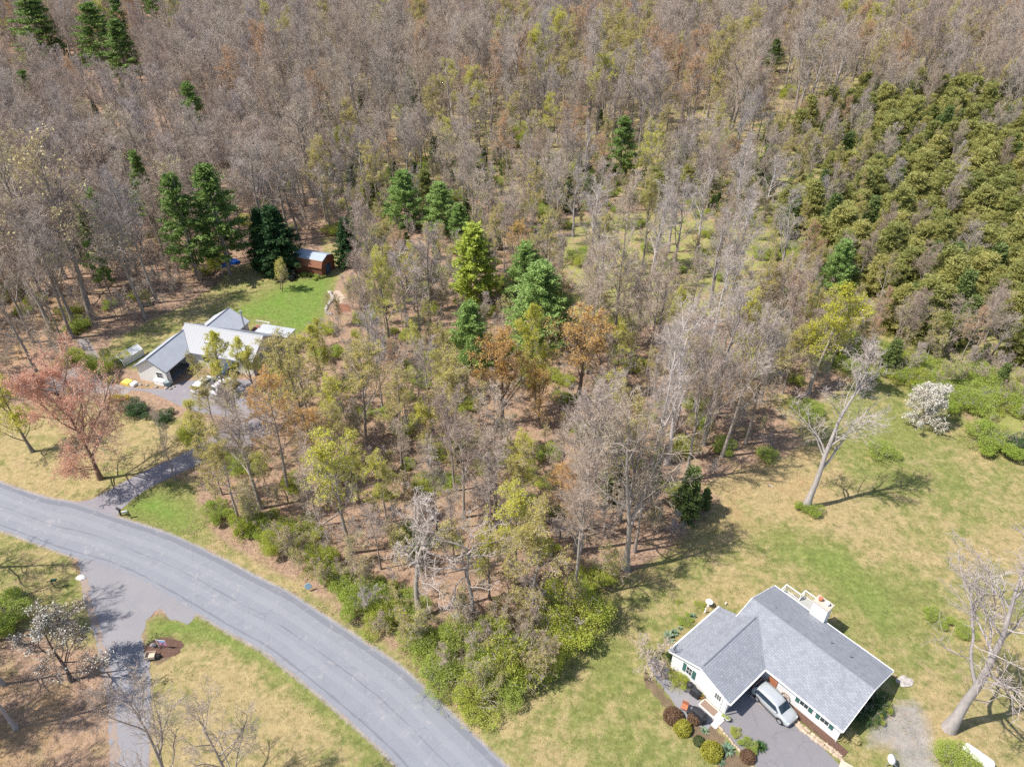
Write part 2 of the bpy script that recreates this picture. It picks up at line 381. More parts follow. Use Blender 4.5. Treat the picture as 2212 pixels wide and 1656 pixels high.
def mk_shrub(kind, seed, R, H, leaf, n=13000, ls=.085, lobes=9, tm='twig', asp=.6, fill=.45):
    rng = np.random.default_rng(seed); wood = Bag(); fine = Bag()
    m = 14; w = rng.uniform(0, 2*pi, m); P = np.zeros((m, 3)); P[:, :2] = rng.normal(0, R*.12, (m, 2))
    D = np.stack([np.cos(w)*.6, np.sin(w)*.6, np.ones(m)], 1); L = rng.uniform(.7, 1, m)*H
    p = polylines(rng, P, D, L, 5, .12, .03); wood.add(*tubes(p, taper(np.full(m, .03), .3, 6), 4))
    P1, D1, L1, t = sprout(rng, p, L, 7, .2, (25, 60), .4); p1 = polylines(rng, P1, D1, L1, 3, .15, .05)
    wood.add(*tubes(p1, taper(np.full(len(L1), .014), .4, 4), 3))
    c = np.concatenate([rng.normal(0, R*.48, (lobes, 2)), rng.uniform(.3, .72, (lobes, 1))*H], 1)
    c[:, 2] *= 1-.35*np.linalg.norm(c[:, :2], axis=1)/(R+1e-6)
    c[:, 2] = np.maximum(c[:, 2], H*.2); rad = rng.uniform(.2, .44, lobes)*R
    k = rng.integers(0, lobes, n); d = nrm(rng.normal(size=(n, 3))); q = rng.uniform(fill, 1.04, n)**.5
    d[:, 2] *= .8; Pc = c[k]+d*(rad[k]*q)[:, None]; Pc = Pc[Pc[:, 2] > .05]
    Pc += rng.normal(0, .06, Pc.shape)
    fine.add(*cards(rng, Pc, ls, asp, 0, nrm(Pc-np.array([0, 0, H*.3])), .9))
    # arching outer shoots carrying their own leaves
    ms = 70; w = rng.uniform(0, 2*pi, ms); e = rng.uniform(.35, 1.35, ms)
    D = np.stack([np.cos(w)*np.cos(e), np.sin(w)*np.cos(e), np.sin(e)], 1); P = D*np.array([R*.5, R*.5, H*.3])*rng.uniform(.2, .8, (ms, 1))
    sh = polylines(rng, P, D, rng.uniform(.5, 1.05, ms)*max(R, H)*.72, 6, .1, -.07); fine.add(*tubes(sh, taper(np.full(ms, .014), .4, 7), 3)); tw_n = len(fine.Q)-1
    q = sh[:, 2:].reshape(-1, 3); q = np.repeat(q, max(2, int(n*.35/len(q))), 0)+rng.normal(0, .1, (len(q)*max(2, int(n*.35/len(q))), 3)); q[:, 2] = np.maximum(q[:, 2], .04)
    fine.add(*cards(rng, q, ls, asp))
    reg(kind, wood.mesh(kind+'_stems', [M['bark']]), fine.mesh(kind+'_foliage', [M[leaf], M[tm]], [0, 1, 0]), H)
for i in range(3): mk_shrub('greenshrub', 301+i, 1.9, 2.4, 'green')
M['limegreen'] = leafmat('leaf_lime_green', (.34, .41, .05), (.56, .58, .13), .45)
for i in range(2): mk_shrub('limeshrub', 311+i, 1.8, 2.6, 'limegreen', n=10000)
mk_shrub('darkshrub', 321, 1.6, 2.2, 'dark_leaf', n=11000, lobes=12, fill=.7)
mk_shrub('yellowshrub', 322, 1.0, 1.5, 'yellow', n=4000)
mk_shrub('browngrass', 323, .8, 1.3, 'cream', n=1500, ls=.3, asp=.15)

NAMES = dict(bare=('bare_tree', 'tree'), oak=('bare_oak_tree', 'tree'), snag=('gnarled_dead_tree', 'tree'), pole=('slender_bare_tree', 'tree'), pale=('pale_barked_tree', 'tree'), sapling=('bare_sapling', 'sapling'), budsapling=('budding_sapling', 'sapling'),
    olive=('budding_tree', 'tree'), lime=('budding_tree', 'tree'), orange=('budding_tree', 'tree'), rust=('budding_tree', 'tree'), cream=('catkin_tree', 'tree'),
    pinktree=('red_maple_tree', 'tree'), limefull=('leafing_tree', 'tree'), orangefull=('leafing_tree', 'tree'), blossom=('dogwood_tree', 'tree'), pear=('blossoming_tree', 'tree'), youngtree=('young_tree', 'tree'),
    pine=('pine_tree', 'tree'), bluepine=('pine_tree', 'tree'), limepine=('pine_tree', 'tree'), spruce=('spruce_tree', 'tree'), cedar=('cedar_tree', 'tree'), cedardark=('cedar_tree', 'tree'),
    greenshrub=('leafy_shrub', 'shrub'), limeshrub=('leafy_shrub', 'shrub'), darkshrub=('evergreen_shrub', 'shrub'), yellowshrub=('yellow_flowering_shrub', 'shrub'), browngrass=('ornamental_grass', 'plant'))
SHR = ('greenshrub', 'limeshrub', 'darkshrub', 'yellowshrub', 'browngrass')
prng = random.Random(5)
SHOW = []            # picture boxes of the single trees that stay unhidden
RADII = dict(bluepine=.28, limepine=.24, orangefull=.3, limefull=.28, pale=.25, pine=.18, spruce=.3, pinktree=.4, oak=.22, snag=.42)
PLACED = []          # (x, y, radius) of everything that stands on the ground
def plant(kind, X, Y, h, label, group=None, wide=1.0, rot=None, var=None, tilt=(0, 0)):
    tr, cr, H = PR[kind][prng.randrange(len(PR[kind])) if var is None else var]
    s = h/H; nm, cat = NAMES[kind]
    o = empty(nm, (X, Y, 0), prng.uniform(0, 2*pi) if rot is None else rot, label, cat, group)
    o.scale = (s*wide, s*wide, s); o.rotation_euler[0], o.rotation_euler[1] = tilt
    a = bpy.data.objects.new('stems' if kind in SHR else 'trunk', tr); link(a, o)
    b = bpy.data.objects.new('foliage' if kind in SHR else 'crown', cr); link(b, o)
    return o
def hero(kind, bx, by, ty, label, wide=1.0, **k):
    X, Y = G(bx, by); h = height(bx, by, ty)
    if kind in SHR:
        e = atan2(CAM_H, hypot(X, Y)); h *= cos(e)/(cos(e)+.75*wide*sin(e))
    PLACED.append((X, Y, 2.2 if kind not in SHR else 1.0))
    if kind in RADII:
        r = RADII[kind]*h*wide; a = pix(X, Y, h); b = pix(X, Y, h*.3); sx = FPX/(Y*cos(PITCH)+(CAM_H-h*.6)*sin(PITCH))*r
        SHOW.append((float(a[0]-sx), float(a[1]), float(a[0]+sx), float(b[1]), Y))
    return plant(kind, X, Y, h, label, wide=wide, **k)
# ------------------------------------------------------------------ ground zones (photo points laid onto the ground)
def GP(pts): return [G(x, y) for x, y in pts]
def sdist(X, Y, poly):
    """signed distance to a polygon, positive inside"""
    X = np.asarray(X, float); Y = np.asarray(Y, float); best = np.full(X.shape, 1e9); ins = np.zeros(X.shape, bool)
    n = len(poly)
    for i in range(n):
        x0, y0 = poly[i]; x1, y1 = poly[(i+1) % n]; dx, dy = x1-x0, y1-y0; l = dx*dx+dy*dy+1e-12
        t = np.clip(((X-x0)*dx+(Y-y0)*dy)/l, 0, 1); best = np.minimum(best, np.hypot(X-x0-t*dx, Y-y0-t*dy))
        c = ((y0 > Y) != (y1 > Y)) & (X < (x1-x0)*(Y-y0)/(y1-y0+1e-12)+x0); ins ^= c
    return np.where(ins, best, -best)
road_n = [(-500, 890), (-260, 950), (-100, 1008), (0, 1042), (59, 1063), (110, 1078), (145, 1083), (203, 1100), (248, 1116), (352, 1149), (450, 1192), (548, 1243), (626, 1282), (704, 1333), (783, 1384), (864, 1440), (916, 1485), (1000, 1566), (1092, 1656), (1180, 1750), (1300, 1900)]
road_s = [(-500, 1010), (-260, 1060), (0, 1143), (78, 1172), (145, 1196), (235, 1222), (305, 1251), (352, 1278), (411, 1313), (489, 1360), (567, 1403), (665, 1478), (743, 1544), (802, 1595), (857, 1650), (940, 1750), (1060, 1900)]
road_poly = GP(road_n)+GP(road_s)[::-1]
drive1 = GP([(120, 1068), (145, 1082), (170, 1083), (203, 1076), (274, 1037), (333, 1008), (385, 985), (430, 962), (470, 935), (505, 905), (440, 893), (405, 882), (380, 872), (350, 858), (318, 846), (283, 842), (217, 830), (160, 822), (217, 826), (273, 837), (333, 840), (366, 838), (410, 822), (560, 822), (600, 860), (590, 905), (560, 950), (520, 975), (440, 1000), (352, 1038), (297, 1070), (262, 1100), (248, 1116), (190, 1110)])
path1 = GP([(217, 826), (290, 838), (270, 855), (160, 842), (90, 850), (40, 850), (70, 822), (150, 800), (190, 770), (165, 735), (185, 725), (215, 770), (200, 800)])
drive2 = GP([(165, 1200), (175, 1240), (184, 1301), (203, 1360), (219, 1434), (235, 1517), (240, 1656), (243, 1900), (330, 1900), (322, 1656), (327, 1517), (321, 1430), (305, 1380), (313, 1340), (345, 1310), (350, 1277), (300, 1247), (235, 1218)])
gravel_t = GP([(340, 1272), (345, 1310), (365, 1335), (410, 1346), (425, 1324), (400, 1306), (360, 1280)])
F0 = (21.26, 43.6); AU = (.640, -.768); AV = (.768, .640)
def HA(a, b, z=0): return (F0[0]+a*AU[0]+b*AV[0], F0[1]+a*AU[1]+b*AV[1], z)
drive3 = [HA(*p)[:2] for p in ((4.3, .9), (4.3, -5.2), (4.9, -6.7), (13, -7.6), (18, -8), (24, -8.6), (30, -9), (30, -3), (22, -2.4), (17, -2.1), (14.5, -1.3), (11.5, -.95), (7, -.85), (6.6, .9))]
patio = [HA(*p)[:2] for p in ((-3.2, -5.7), (4.8, -6.2), (4.8, -7.9), (3.2, -8.5), (.5, -8.0), (-2.2, -7.4), (-3.8, -6.6))]
lawn_right = GP([(980, 1560), (1090, 1480), (1160, 1440), (1235, 1375), (1320, 1270), (1370, 1235), (1440, 1190), (1530, 1110), (1560, 1075), (1510, 1050), (1600, 1010), (1700, 985), (1735, 950), (1690, 900), (1655, 850), (1700, 850), (1750, 880), (1800, 850), (1870, 805), (1950, 830), (2050, 860), (2110, 930), (2200, 985), (2300, 1010), (2500, 1100), (2700, 1400), (2700, 2000), (1350, 2000), (1092, 1660), (1000, 1570)])
lawn_house = GP([(215, 800), (240, 735), (330, 690), (410, 655), (470, 610), (490, 580), (560, 562), (640, 590), (700, 545), (690, 515), (735, 505), (760, 560), (735, 596), (715, 640), (700, 700), (640, 725), (560, 730), (420, 760), (330, 800), (290, 800), (260, 790)])
lawn_bright = GP([(560, 640), (640, 600), (725, 596), (710, 650), (695, 705), (640, 722), (540, 690), (480, 680)])
lawn_left = GP([(-300, 890), (-100, 880), (60, 880), (160, 850), (230, 880), (330, 900), (430, 900), (470, 930), (420, 965), (330, 1008), (203, 1075), (145, 1085), (0, 1045), (-300, 950)])
verge_n = GP([(250, 1112), (262, 1095), (300, 1065), (355, 1035), (420, 1030), (430, 1100), (470, 1160), (560, 1215), (660, 1265), (730, 1320), (800, 1365), (900, 1440), (990, 1530), (1030, 1580), (1100, 1665), (1000, 1566), (864, 1440), (704, 1333), (548, 1243), (352, 1149)])
lawn_sw = GP([(-500, 1000), (-260, 1060), (0, 1140), (150, 1198), (178, 1255), (212, 1400), (150, 1400), (60, 1360), (-600, 1400), (-700, 1200)])
lawn_tri = GP([(312, 1345), (345, 1325), (400, 1348), (430, 1322), (489, 1360), (567, 1403), (665, 1478), (743, 1544), (857, 1650), (1060, 1900), (330, 1900), (322, 1500)])
clearing = GP([(-300, 760), (-60, 640), (40, 590), (140, 560), (190, 610), (110, 700), (40, 790), (-200, 800)])
meadow = GP([(1230, 470), (1420, 455), (1680, 500), (1700, 600), (1580, 690), (1420, 690), (1250, 700), (1190, 600)])
wild_r = GP([(1640, 270), (1850, 230), (2400, 220), (2700, 500), (2700, 1000), (2250, 980), (2100, 900), (1950, 810), (1780, 800), (1650, 700), (1560, 500)])
lush1 = GP([(1660, 1150), (1830, 1150), (1960, 1280), (1990, 1400), (1900, 1400), (1760, 1270), (1640, 1200)])
lush2 = GP([(1100, 1530), (1300, 1420), (1420, 1460), (1440, 1600), (1500, 1800), (1250, 1800)])
lush3 = GP([(420, 1325), (560, 1400), (670, 1480), (760, 1560), (850, 1650), (900, 1700), (830, 1660), (700, 1540), (560, 1440), (430, 1380), (320, 1370), (330, 1340)])
lush4 = GP([(255, 1105), (300, 1068), (360, 1060), (420, 1100), (440, 1150), (380, 1150)])
strawz = GP([(1500, 1040), (1740, 960), (1760, 1000), (1900, 1180), (2250, 1150), (2300, 1250), (1900, 1220), (1720, 1130), (1600, 1080)])
strawt = GP([(380, 1430), (500, 1420), (640, 1500), (720, 1600), (600, 1800), (380, 1800), (350, 1550)])
gravel_e = [HA(*p)[:2] for p in ((13.3, 4.5), (14.2, 9.5), (16, 11.0), (18.2, 9.2), (21, 5.5), (22.5, 0), (19, -.5), (16.5, 3.0), (15, 1.2), (14.2, 2.5))]
mulch = GP([c1(830, 960), c1(950, 935), c1(1005, 985), c1(930, 1060), c1(860, 1100), c1(820, 1050)])
edge_bed = [HA(*p)[:2] for p in ((4.2, -5.8), (5.2, -7.2), (13, -8.1), (20, -8.6), (26, -9), (26, -11.5), (14, -10.6), (5, -9.6), (-2, -8.9), (-3.2, -7.6), (3.5, -8.6))]

gx = np.unique(np.concatenate([np.arange(-100, 110, .6), -100-np.geomspace(1, 1800, 26), 110+np.geomspace(1, 1800, 26)]))
gy = np.unique(np.concatenate([np.arange(10, 170, .6), 170+np.geomspace(.8, 3500, 60), 10-np.geomspace(1, 500, 16)]))
X, Y = np.meshgrid(gx, gy); nx, ny = len(gx), len(gy)
idx = np.arange(nx*ny).reshape(ny, nx)
Q = np.stack([idx[:-1, :-1], idx[:-1, 1:], idx[1:, 1:], idx[1:, :-1]], -1).reshape(-1, 4)
gm = mesh_np('ground', np.stack([X.ravel(), Y.ravel(), np.zeros(nx*ny)], 1), Q)
def wt(polys, soft=1.2, grow=0.0):
    w = np.zeros(X.shape)
    for p in polys: w = np.maximum(w, np.clip((sdist(X, Y, p)+grow)/(2*soft)+.5, 0, 1))
    return w
layers = dict(lawn=wt([lawn_right, lawn_house, lawn_left, verge_n, lawn_sw, lawn_tri], 1.5),
    lush=np.maximum(wt([lawn_bright, lush4], 2.2), .75*wt([lush1], 4)+.25*wt([lush2], 4)+.85*wt([lush3], 1.0)), straw=np.maximum(wt([strawz, strawt], 3), .6*wt([lawn_left], 2)),
    wild=np.maximum(wt([meadow, wild_r], 4), .56*wt([GP([(600, 420), (1750, 480), (1750, 230), (2500, 200), (2300, 20), (500, 20), (650, 200)])], 12)), gravel=np.maximum(wt([road_poly], .4, .3), np.maximum(wt([gravel_t, patio, drive2, path1], .4), .66*wt([gravel_e], 1.6))),
    earth=wt([mulch, edge_bed], .25), sand=np.maximum(np.maximum(wt([clearing], 3), .8*wt([GP([(1500, 1045), (1600, 1010), (1735, 960), (1690, 900), (1660, 855), (1720, 880), (1790, 960), (1790, 1080), (1640, 1130), (1500, 1180), (1380, 1260), (1330, 1290), (1380, 1200), (1520, 1110)])], 3.5)), .8*wt([GP([(-500, 1380), (210, 1400), (240, 1900), (-500, 1900)])], 3)))
for k, w in layers.items():
    a = gm.attributes.new(k, 'FLOAT', 'POINT'); a.data.foreach_set('value', w.ravel().astype(np.float32))
def ground_mat():
    m, t, b = nt('ground'); geo = N(t, 'ShaderNodeNewGeometry').outputs['Position']
    big = noise(t, .045, 4, .6, geo); mid = noise(t, .35, 5, .65, geo); fine = noise(t, 2.2, 6, .75, geo); grit = noise(t, 9, 3, .7, geo)
    def att(n): return N(t, 'ShaderNodeAttribute', attribute_name=n).outputs['Fac']
    def edge(n, hard=3.2, amp=.9):
        v = mth(t, 'ADD', att(n), mth(t, 'MULTIPLY', mth(t, 'SUBTRACT', mth(t, 'ADD', mth(t, 'MULTIPLY', mid, .5), mth(t, 'MULTIPLY', fine, .5)), .5), amp))
        return mth(t, 'MULTIPLY_ADD', v, hard, clamp=True) if 0 else _sat(t, v, hard)
    def _sat(t, v, hard):
        n = t.nodes.new('ShaderNodeMath'); n.operation = 'MULTIPLY_ADD'; n.use_clamp = True
        t.links.new(v, n.inputs[0]); n.inputs[1].default_value = hard; n.inputs[2].default_value = .5-hard*.5; return n.outputs[0]
    # leaf litter of the wood floor
    litter = mixc(t, ramp(t, fine, [(.32, 0.), (.68, 1.)]), (.19, .115, .075), (.45, .30, .205))
    litter = mixc(t, ramp(t, grit, [(.5, 0.), (.62, .8)]), litter, (.48, .37, .29))
    litter = mixc(t, ramp(t, mid, [(.52, 0.), (.7, .55)]), litter, (.20, .21, .07))
    # lawn: green blades and straw patches
    green = mixc(t, ramp(t, fine, [(.35, 0.), (.7, 1.)]), (.145, .17, .045), (.285, .29, .10))
    tan = mixc(t, ramp(t, fine, [(.3, 0.), (.7, 1.)]), (.29, .225, .105), (.46, .36, .19))
    n1 = noise(t, .9, 6, .72, geo, .6)
    f1 = mth(t, 'ADD', mth(t, 'MULTIPLY', big, .55), mth(t, 'ADD', mth(t, 'MULTIPLY', mid, .42), mth(t, 'MULTIPLY', n1, .45)))
    f1 = mth(t, 'ADD', f1, mth(t, 'SUBTRACT', mth(t, 'MULTIPLY', att('straw'), .14), mth(t, 'MULTIPLY', att('lush'), .17)))
    lawn = mixc(t, ramp(t, f1, [(.63, 0.), (.79, 1.)]), green, tan)
    lawn = mixc(t, ramp(t, n1, [(.32, .5), (.47, 0.)]), lawn, (.14, .165, .05))
    lawn = mixc(t, ramp(t, noise(t, 1.6, 5, .75, geo, .4), [(.58, 0.), (.74, .6)]), lawn, (.50, .38, .22))
    lawn = mixc(t, ramp(t, noise(t, .16, 5, .7, geo, .8), [(.62, 0.), (.72, .7)]), lawn, (.44, .31, .2))
    bright = mixc(t, ramp(t, fine, [(.35, 0.), (.7, 1.)]), (.10, .19, .03), (.20, .31, .06))
    lf = mth(t, 'MULTIPLY', ramp(t, att('lush'), [(.5, 0.), (1, 1.)]), ramp(t, mid, [(.36, .55), (.62, 1.)]))
    lawn = mixc(t, mth(t, 'MULTIPLY', lf, .8), lawn, bright)
    c = mixc(t, edge('lawn'), litter, lawn)
    wild = mixc(t, fine, (.16, .19, .04), (.40, .41, .13))
    c = mixc(t, mth(t, 'MULTIPLY', mth(t, 'MULTIPLY', edge('wild'), ramp(t, mid, [(.38, .2), (.55, 1.)])), .85), c, wild)
    sand = mixc(t, fine, (.30, .18, .09), (.52, .37, .20))
    c = mixc(t, mth(t, 'MULTIPLY', edge('sand', 2, .9), ramp(t, noise(t, .13, 4, .65, geo), [(.46, 0.), (.6, .85)])), c, sand)
    gr = mixc(t, ramp(t, noise(t, 14, 3, .8, geo), [(.35, 0.), (.65, 1.)]), (.20, .19, .19), (.46, .43, .43))
    gr = mixc(t, ramp(t, mid, [(.5, 0.), (.68, .7)]), gr, (.36, .25, .19))
    c = mixc(t, mth(t, 'MULTIPLY', edge('gravel', 4, .8), .8), c, gr)
    ea = mixc(t, grit, (.11, .075, .055), (.26, .18, .13))
    c = mixc(t, mth(t, 'MULTIPLY', edge('earth', 4, .6), .85), c, ea)
    c = mixc(t, 1.0, c, ramp(t, noise(t, .9, 6, .8, geo), [(.3, .72), (.7, 1.18)]), 'MULTIPLY')
    t.links.new(c, b.inputs['Base Color']); b.inputs['Roughness'].default_value = .95; b.inputs['Specular IOR Level'].default_value = .1
    hh = mth(t, 'ADD', mth(t, 'MULTIPLY', fine, 1.), mth(t, 'MULTIPLY', grit, .6)); bump(t, b, hh, .9, .16); return m
gm.materials.append(ground_mat())
tag(link(bpy.data.objects.new('ground', gm)), kind='structure')

def sheet(name, poly, z, mat, n=0):
    mb = MB(); mb.F.append(list(range(len(poly)))); mb.V = [(x, y, z) for x, y in poly]
    from mathutils.geometry import tessellate_polygon
    me = bpy.data.meshes.new(name); tr = tessellate_polygon([[Vector(v) for v in mb.V]]); fs = []
    for i, j, k in tr:
        A_, B_, C_ = (mb.V[q] for q in (i, j, k)); cr = (B_[0]-A_[0])*(C_[1]-A_[1])-(B_[1]-A_[1])*(C_[0]-A_[0])
        if abs(cr) > 1e-7: fs.append((i, j, k) if cr > 0 else (i, k, j))
    me.from_pydata(mb.V, [], fs); me.update()
    me.materials.append(mat); return tag(link(bpy.data.objects.new(name, me)), kind='structure')
def smooth_line(p, n=6):
    """Catmull-Rom through ground points"""
    o = []
    for i in range(len(p)-1):
        a, b, c, d = p[max(i-1, 0)], p[i], p[i+1], p[min(i+2, len(p)-1)]
        for k in range(n):
            s = k/n; o.append(tuple(.5*((2*b[j])+(-a[j]+c[j])*s+(2*a[j]-5*b[j]+4*c[j]-d[j])*s*s+(-a[j]+3*b[j]-3*c[j]+d[j])*s**3) for j in (0, 1)))
    return o+[p[-1]]
def ragged(p, amp, step=.5, seed=1):
    """closed outline with a slightly uneven edge"""
    r = random.Random(seed); o = []; n = len(p)
    for i in range(n):
        a, b = p[i], p[(i+1) % n]; l = hypot(b[0]-a[0], b[1]-a[1]); k = max(1, int(l/step))
        for j in range(k):
            s = j/k; o.append((a[0]+(b[0]-a[0])*s+r.uniform(-amp, amp), a[1]+(b[1]-a[1])*s+r.uniform(-amp, amp)))
    return o
def asphalt(name, a, b_, crack=.5, dusty=(.42, .38, .36)):
    m, t, b = nt(name); geo = N(t, 'ShaderNodeNewGeometry').outputs['Position']
    n1 = noise(t, .25, 5, .6, geo); n2 = noise(t, 18, 3, .8, geo)
    c = mixc(t, n1, a, b_); c = mixc(t, ramp(t, n2, [(.3, .0), (.7, .35)]), c, tuple(x*1.5 for x in b_))
    c = mixc(t, ramp(t, noise(t, .8, 5, .7, geo, 1.5), [(.56, 0.), (.7, .35)]), c, dusty)
    v = N(t, 'ShaderNodeTexVoronoi', feature='DISTANCE_TO_EDGE'); v.inputs['Scale'].default_value = .28
    w = N(t, 'ShaderNodeMapping'); t.links.new(geo, w.inputs[0])
    d = N(t, 'ShaderNodeVectorMath', operation='ADD'); t.links.new(w.outputs[0], d.inputs[0])
    nn = N(t, 'ShaderNodeTexNoise'); nn.inputs['Scale'].default_value = .9; nn.inputs['Detail'].default_value = 4; t.links.new(geo, nn.inputs[0])
    t.links.new(nn.outputs['Color'], d.inputs[1]); t.links.new(d.outputs[0], v.inputs['Vector'])
    c = mixc(t, mth(t, 'MULTIPLY', ramp(t, v.outputs[0], [(0, 1.), (.012, 0.)]), crack), c, tuple(x*.55 for x in a))
    t.links.new(c, b.inputs['Base Color']); b.inputs['Roughness'].default_value = .85; bump(t, b, n2, .3, .01); return m
M['road'] = asphalt('road_asphalt', (.165, .173, .20), (.215, .223, .25), .3)
M['drive'] = asphalt('driveway_asphalt', (.17, .16, .175), (.23, .215, .23), .35)
M['newdrive'] = asphalt('smooth_asphalt', (.15, .145, .155), (.20, .19, .20), .3, (.27, .255, .25))
M['gravelm'] = asphalt('gravel', (.15, .15, .168), (.25, .24, .25), 0., (.35, .26, .21))
rn = smooth_line(GP(road_n)); rs = smooth_line(GP(road_s))
sheet('road', ragged(rn+rs[::-1], .05, .7, 3), .024, M['road'])
# tyre tracks worn a little darker along the road
def band(a, b, f0, f1):
    k = 60
    def at(p, s):
        x = s*(len(p)-1); i = min(int(x), len(p)-2); u = x-i
        return (p[i][0]+(p[i+1][0]-p[i][0])*u, p[i][1]+(p[i+1][1]-p[i][1])*u)
    o = []
    for f in (f0, f1):
        l = []
        for j in range(k+1):
            s = .12+.82*j/k; A, B = at(a, s), at(b, s); l.append((A[0]+(B[0]-A[0])*f, A[1]+(B[1]-A[1])*f))
        o.append(l)
    return o[0]+o[1][::-1]
M['roadworn'] = asphalt('road_asphalt_worn', (.125, .13, .155), (.17, .176, .20), .1)
M['roadpale'] = asphalt('road_asphalt_pale', (.18, .187, .213), (.232, .239, .265), .1)
for i, (a_, b_, m_) in enumerate(((.02, .11, 'roadworn'), (.26, .38, 'roadpale'), (.515, .53, 'roadworn'), (.62, .73, 'roadpale'), (.90, .93, 'roadworn'))):
    sheet('road_wear', ragged(band(rn, rs, a_, b_), .07, 1.2, 20+i), .028, M[m_])
sheet('drive_house', ragged(smooth_line(drive1, 3), .04, .6, 4), .018, M['drive'])
sheet('drive_gravel', ragged(drive2, .16, .5, 5), .012, M['gravelm'])
M['pinkgravel'] = asphalt('pinkish_gravel', (.20, .155, .13), (.29, .225, .19), 0., (.17, .16, .16))
sheet('gravel_strip', ragged(GP([(172, 1240), (186, 1300), (205, 1360), (221, 1434), (238, 1517), (243, 1656), (245, 1880), (262, 1880), (258, 1656), (250, 1517), (234, 1434), (216, 1360), (200, 1300), (186, 1240)]), .22, .35, 31), .016, M['pinkgravel'])
sheet('gravel_turnout', ragged(gravel_t, .2, .4, 7), .008, M['gravelm'])
sheet('drive_bungalow', ragged(drive3, .03, .8, 6), .018, M['newdrive'])
sheet('patio', ragged(patio, .12, .4, 8), .008, M['gravelm'])
# ------------------------------------------------------------------ single trees of the photo, one by one
hero('pale', 1740, 1097, 790, 'tall dead pale-grey tree leaning in the lawn right of the centre wood', 1.2, var=1, rot=.4, tilt=(0, .07))
BIG = hero('pale', 2050, 1573, 1215, 'largest bare tree with thick grey trunk at the right edge beside the gravel', 1.35, var=1, rot=2.2)
hero('oak', 1352, 1230, 900, 'bare spreading tree at the edge of the lawn casting a long shadow', .95, var=0)
hero('bare', 1245, 1190, 850, 'tall bare multi-limbed tree left of the one casting the long shadow', 1.0, var=2)
hero('pale', 1440, 1000, 690, 'pale bare tree with a broad crown above the lawn corner', 1.0, var=0)
hero('pale', 1520, 960, 660, 'palest bare tree right of the broad-crowned one by the lawn corner', .9, var=1)
hero('snag', 1020, 1345, 1150, 'gnarled bare tree with broken pale limbs near the road', 1.0, var=1, rot=1.0)
hero('snag', 905, 1335, 1100, 'vine-covered bare tree with whitish limbs near the road', 1.0, var=0, rot=2.0)
hero('bare', 78, 802, 540, 'tall bare tree left of the long grey-roofed house drive', .9, var=0)
hero('bare', 72, 740, 470, 'tall dark-trunked bare tree behind the one left of the house drive', .9, var=1)
hero('oak', 113, 717, 430, 'bare tree with pale crooked limbs on the left hillside', .9, var=1)
hero('bare', 340, 654, 390, 'bare tree standing at the wood edge above the left house lawn', .9, var=2)
hero('cream', 200, 690, 330, 'tall tree with cream-coloured catkins on the left side', 1.1, var=0)
hero('cream', 130, 640, 310, 'cream-tinted tree left of the tallest catkin tree', 1.0, var=0)
hero('pinktree', 217, 1034, 815, 'pinkish red maple between the road and the left house', .8)
hero('limefull', 70, 975, 835, 'yellow-green leafing tree left of the red maple', 1.1)
hero('oak', 380, 1037, 905, 'small thin bare tree beside the left driveway', .5, var=0)
hero('youngtree', 608, 627, 560, 'small slender tree alone on the bright lawn below the brown shed', 1.0)
hero('limefull', 488, 850, 738, 'yellow-green tree in front of the left house roof, left one', 1.15)
hero('limefull', 548, 846, 740, 'yellow-green tree in front of the left house roof, right one', 1.1)
hero('lime', 655, 850, 745, 'yellow-green tree just right of the left house roof end', 1.3, var=0)
hero('pale', 1405, 1045, 740, 'pale upright bare tree between the long-shadow tree and the lawn corner', .8, var=1)
hero('bare', 1560, 985, 700, 'fine-twigged bare tree nearest the lawn corner', .9, var=3)
hero('bare', 1610, 960, 700, 'fine-twigged bare tree overhanging the tan corner of the right lawn', .9, var=0)
hero('bare', 1480, 1040, 760, 'fine-twigged bare tree left of the one nearest the lawn corner', .9, var=1)
hero('olive', 470, 935, 830, 'olive tree over the left parking area, beside the parked cars', 1.5, var=0)
hero('olive', 525, 940, 830, 'olive tree over the right half of the left parking area', 1.5, var=1)
hero('rust', 580, 945, 830, 'rust-tinted tree at the right edge of the left parking area', 1.4, var=0)
hero('lime', 625, 935, 810, 'lime budding tree right of the left parking area', 1.5, var=1)
hero('olive', 665, 900, 750, 'olive budding tree at the corner of the centre wood near the left house', 1.5, var=0)
hero('lime', 440, 985, 880, 'small lime tree beside the left driveway bend', 1.3, var=0)
hero('oak', -90, 1235, 1010, 'bare tree left of the road casting branch shadows on it', 1.0, var=0)
hero('oak', -140, 1400, 1120, 'bare tree beyond the left edge casting shadows over the gravel drive', 1.1, var=1)
hero('bare', -40, 1390, 1140, 'bare tree at the left edge above the dogwood', 1.0, var=1)
hero('bare', -190, 1620, 1330, 'bare tree beyond the lower left corner', 1.0, var=2)
hero('olive', 435, 835, 765, 'small yellow-green tree by the open garage of the left house', 1.0, var=1)
hero('lime', 700, 800, 700, 'yellow-green tree at the right end of the left house', .9)
hero('limefull', 700, 830, 720, 'bright yellow-green tree behind the right corner of the left house', 1.0)
hero('blossom', 156, 1470, 1362, 'white flowering dogwood beside the gravel drive at the lower left', 1.15)
hero('pale', 8, 1478, 1300, 'pale leaning bare tree at the left edge by the dogwood', .9, var=0)
hero('pale', 35, 1572, 1330, 'bare tree below the dogwood at the lower left', .7, var=1)
hero('oak', 395, 1760, 1530, 'bare tree whose top rises over the bottom edge left of the road', .8, var=2)
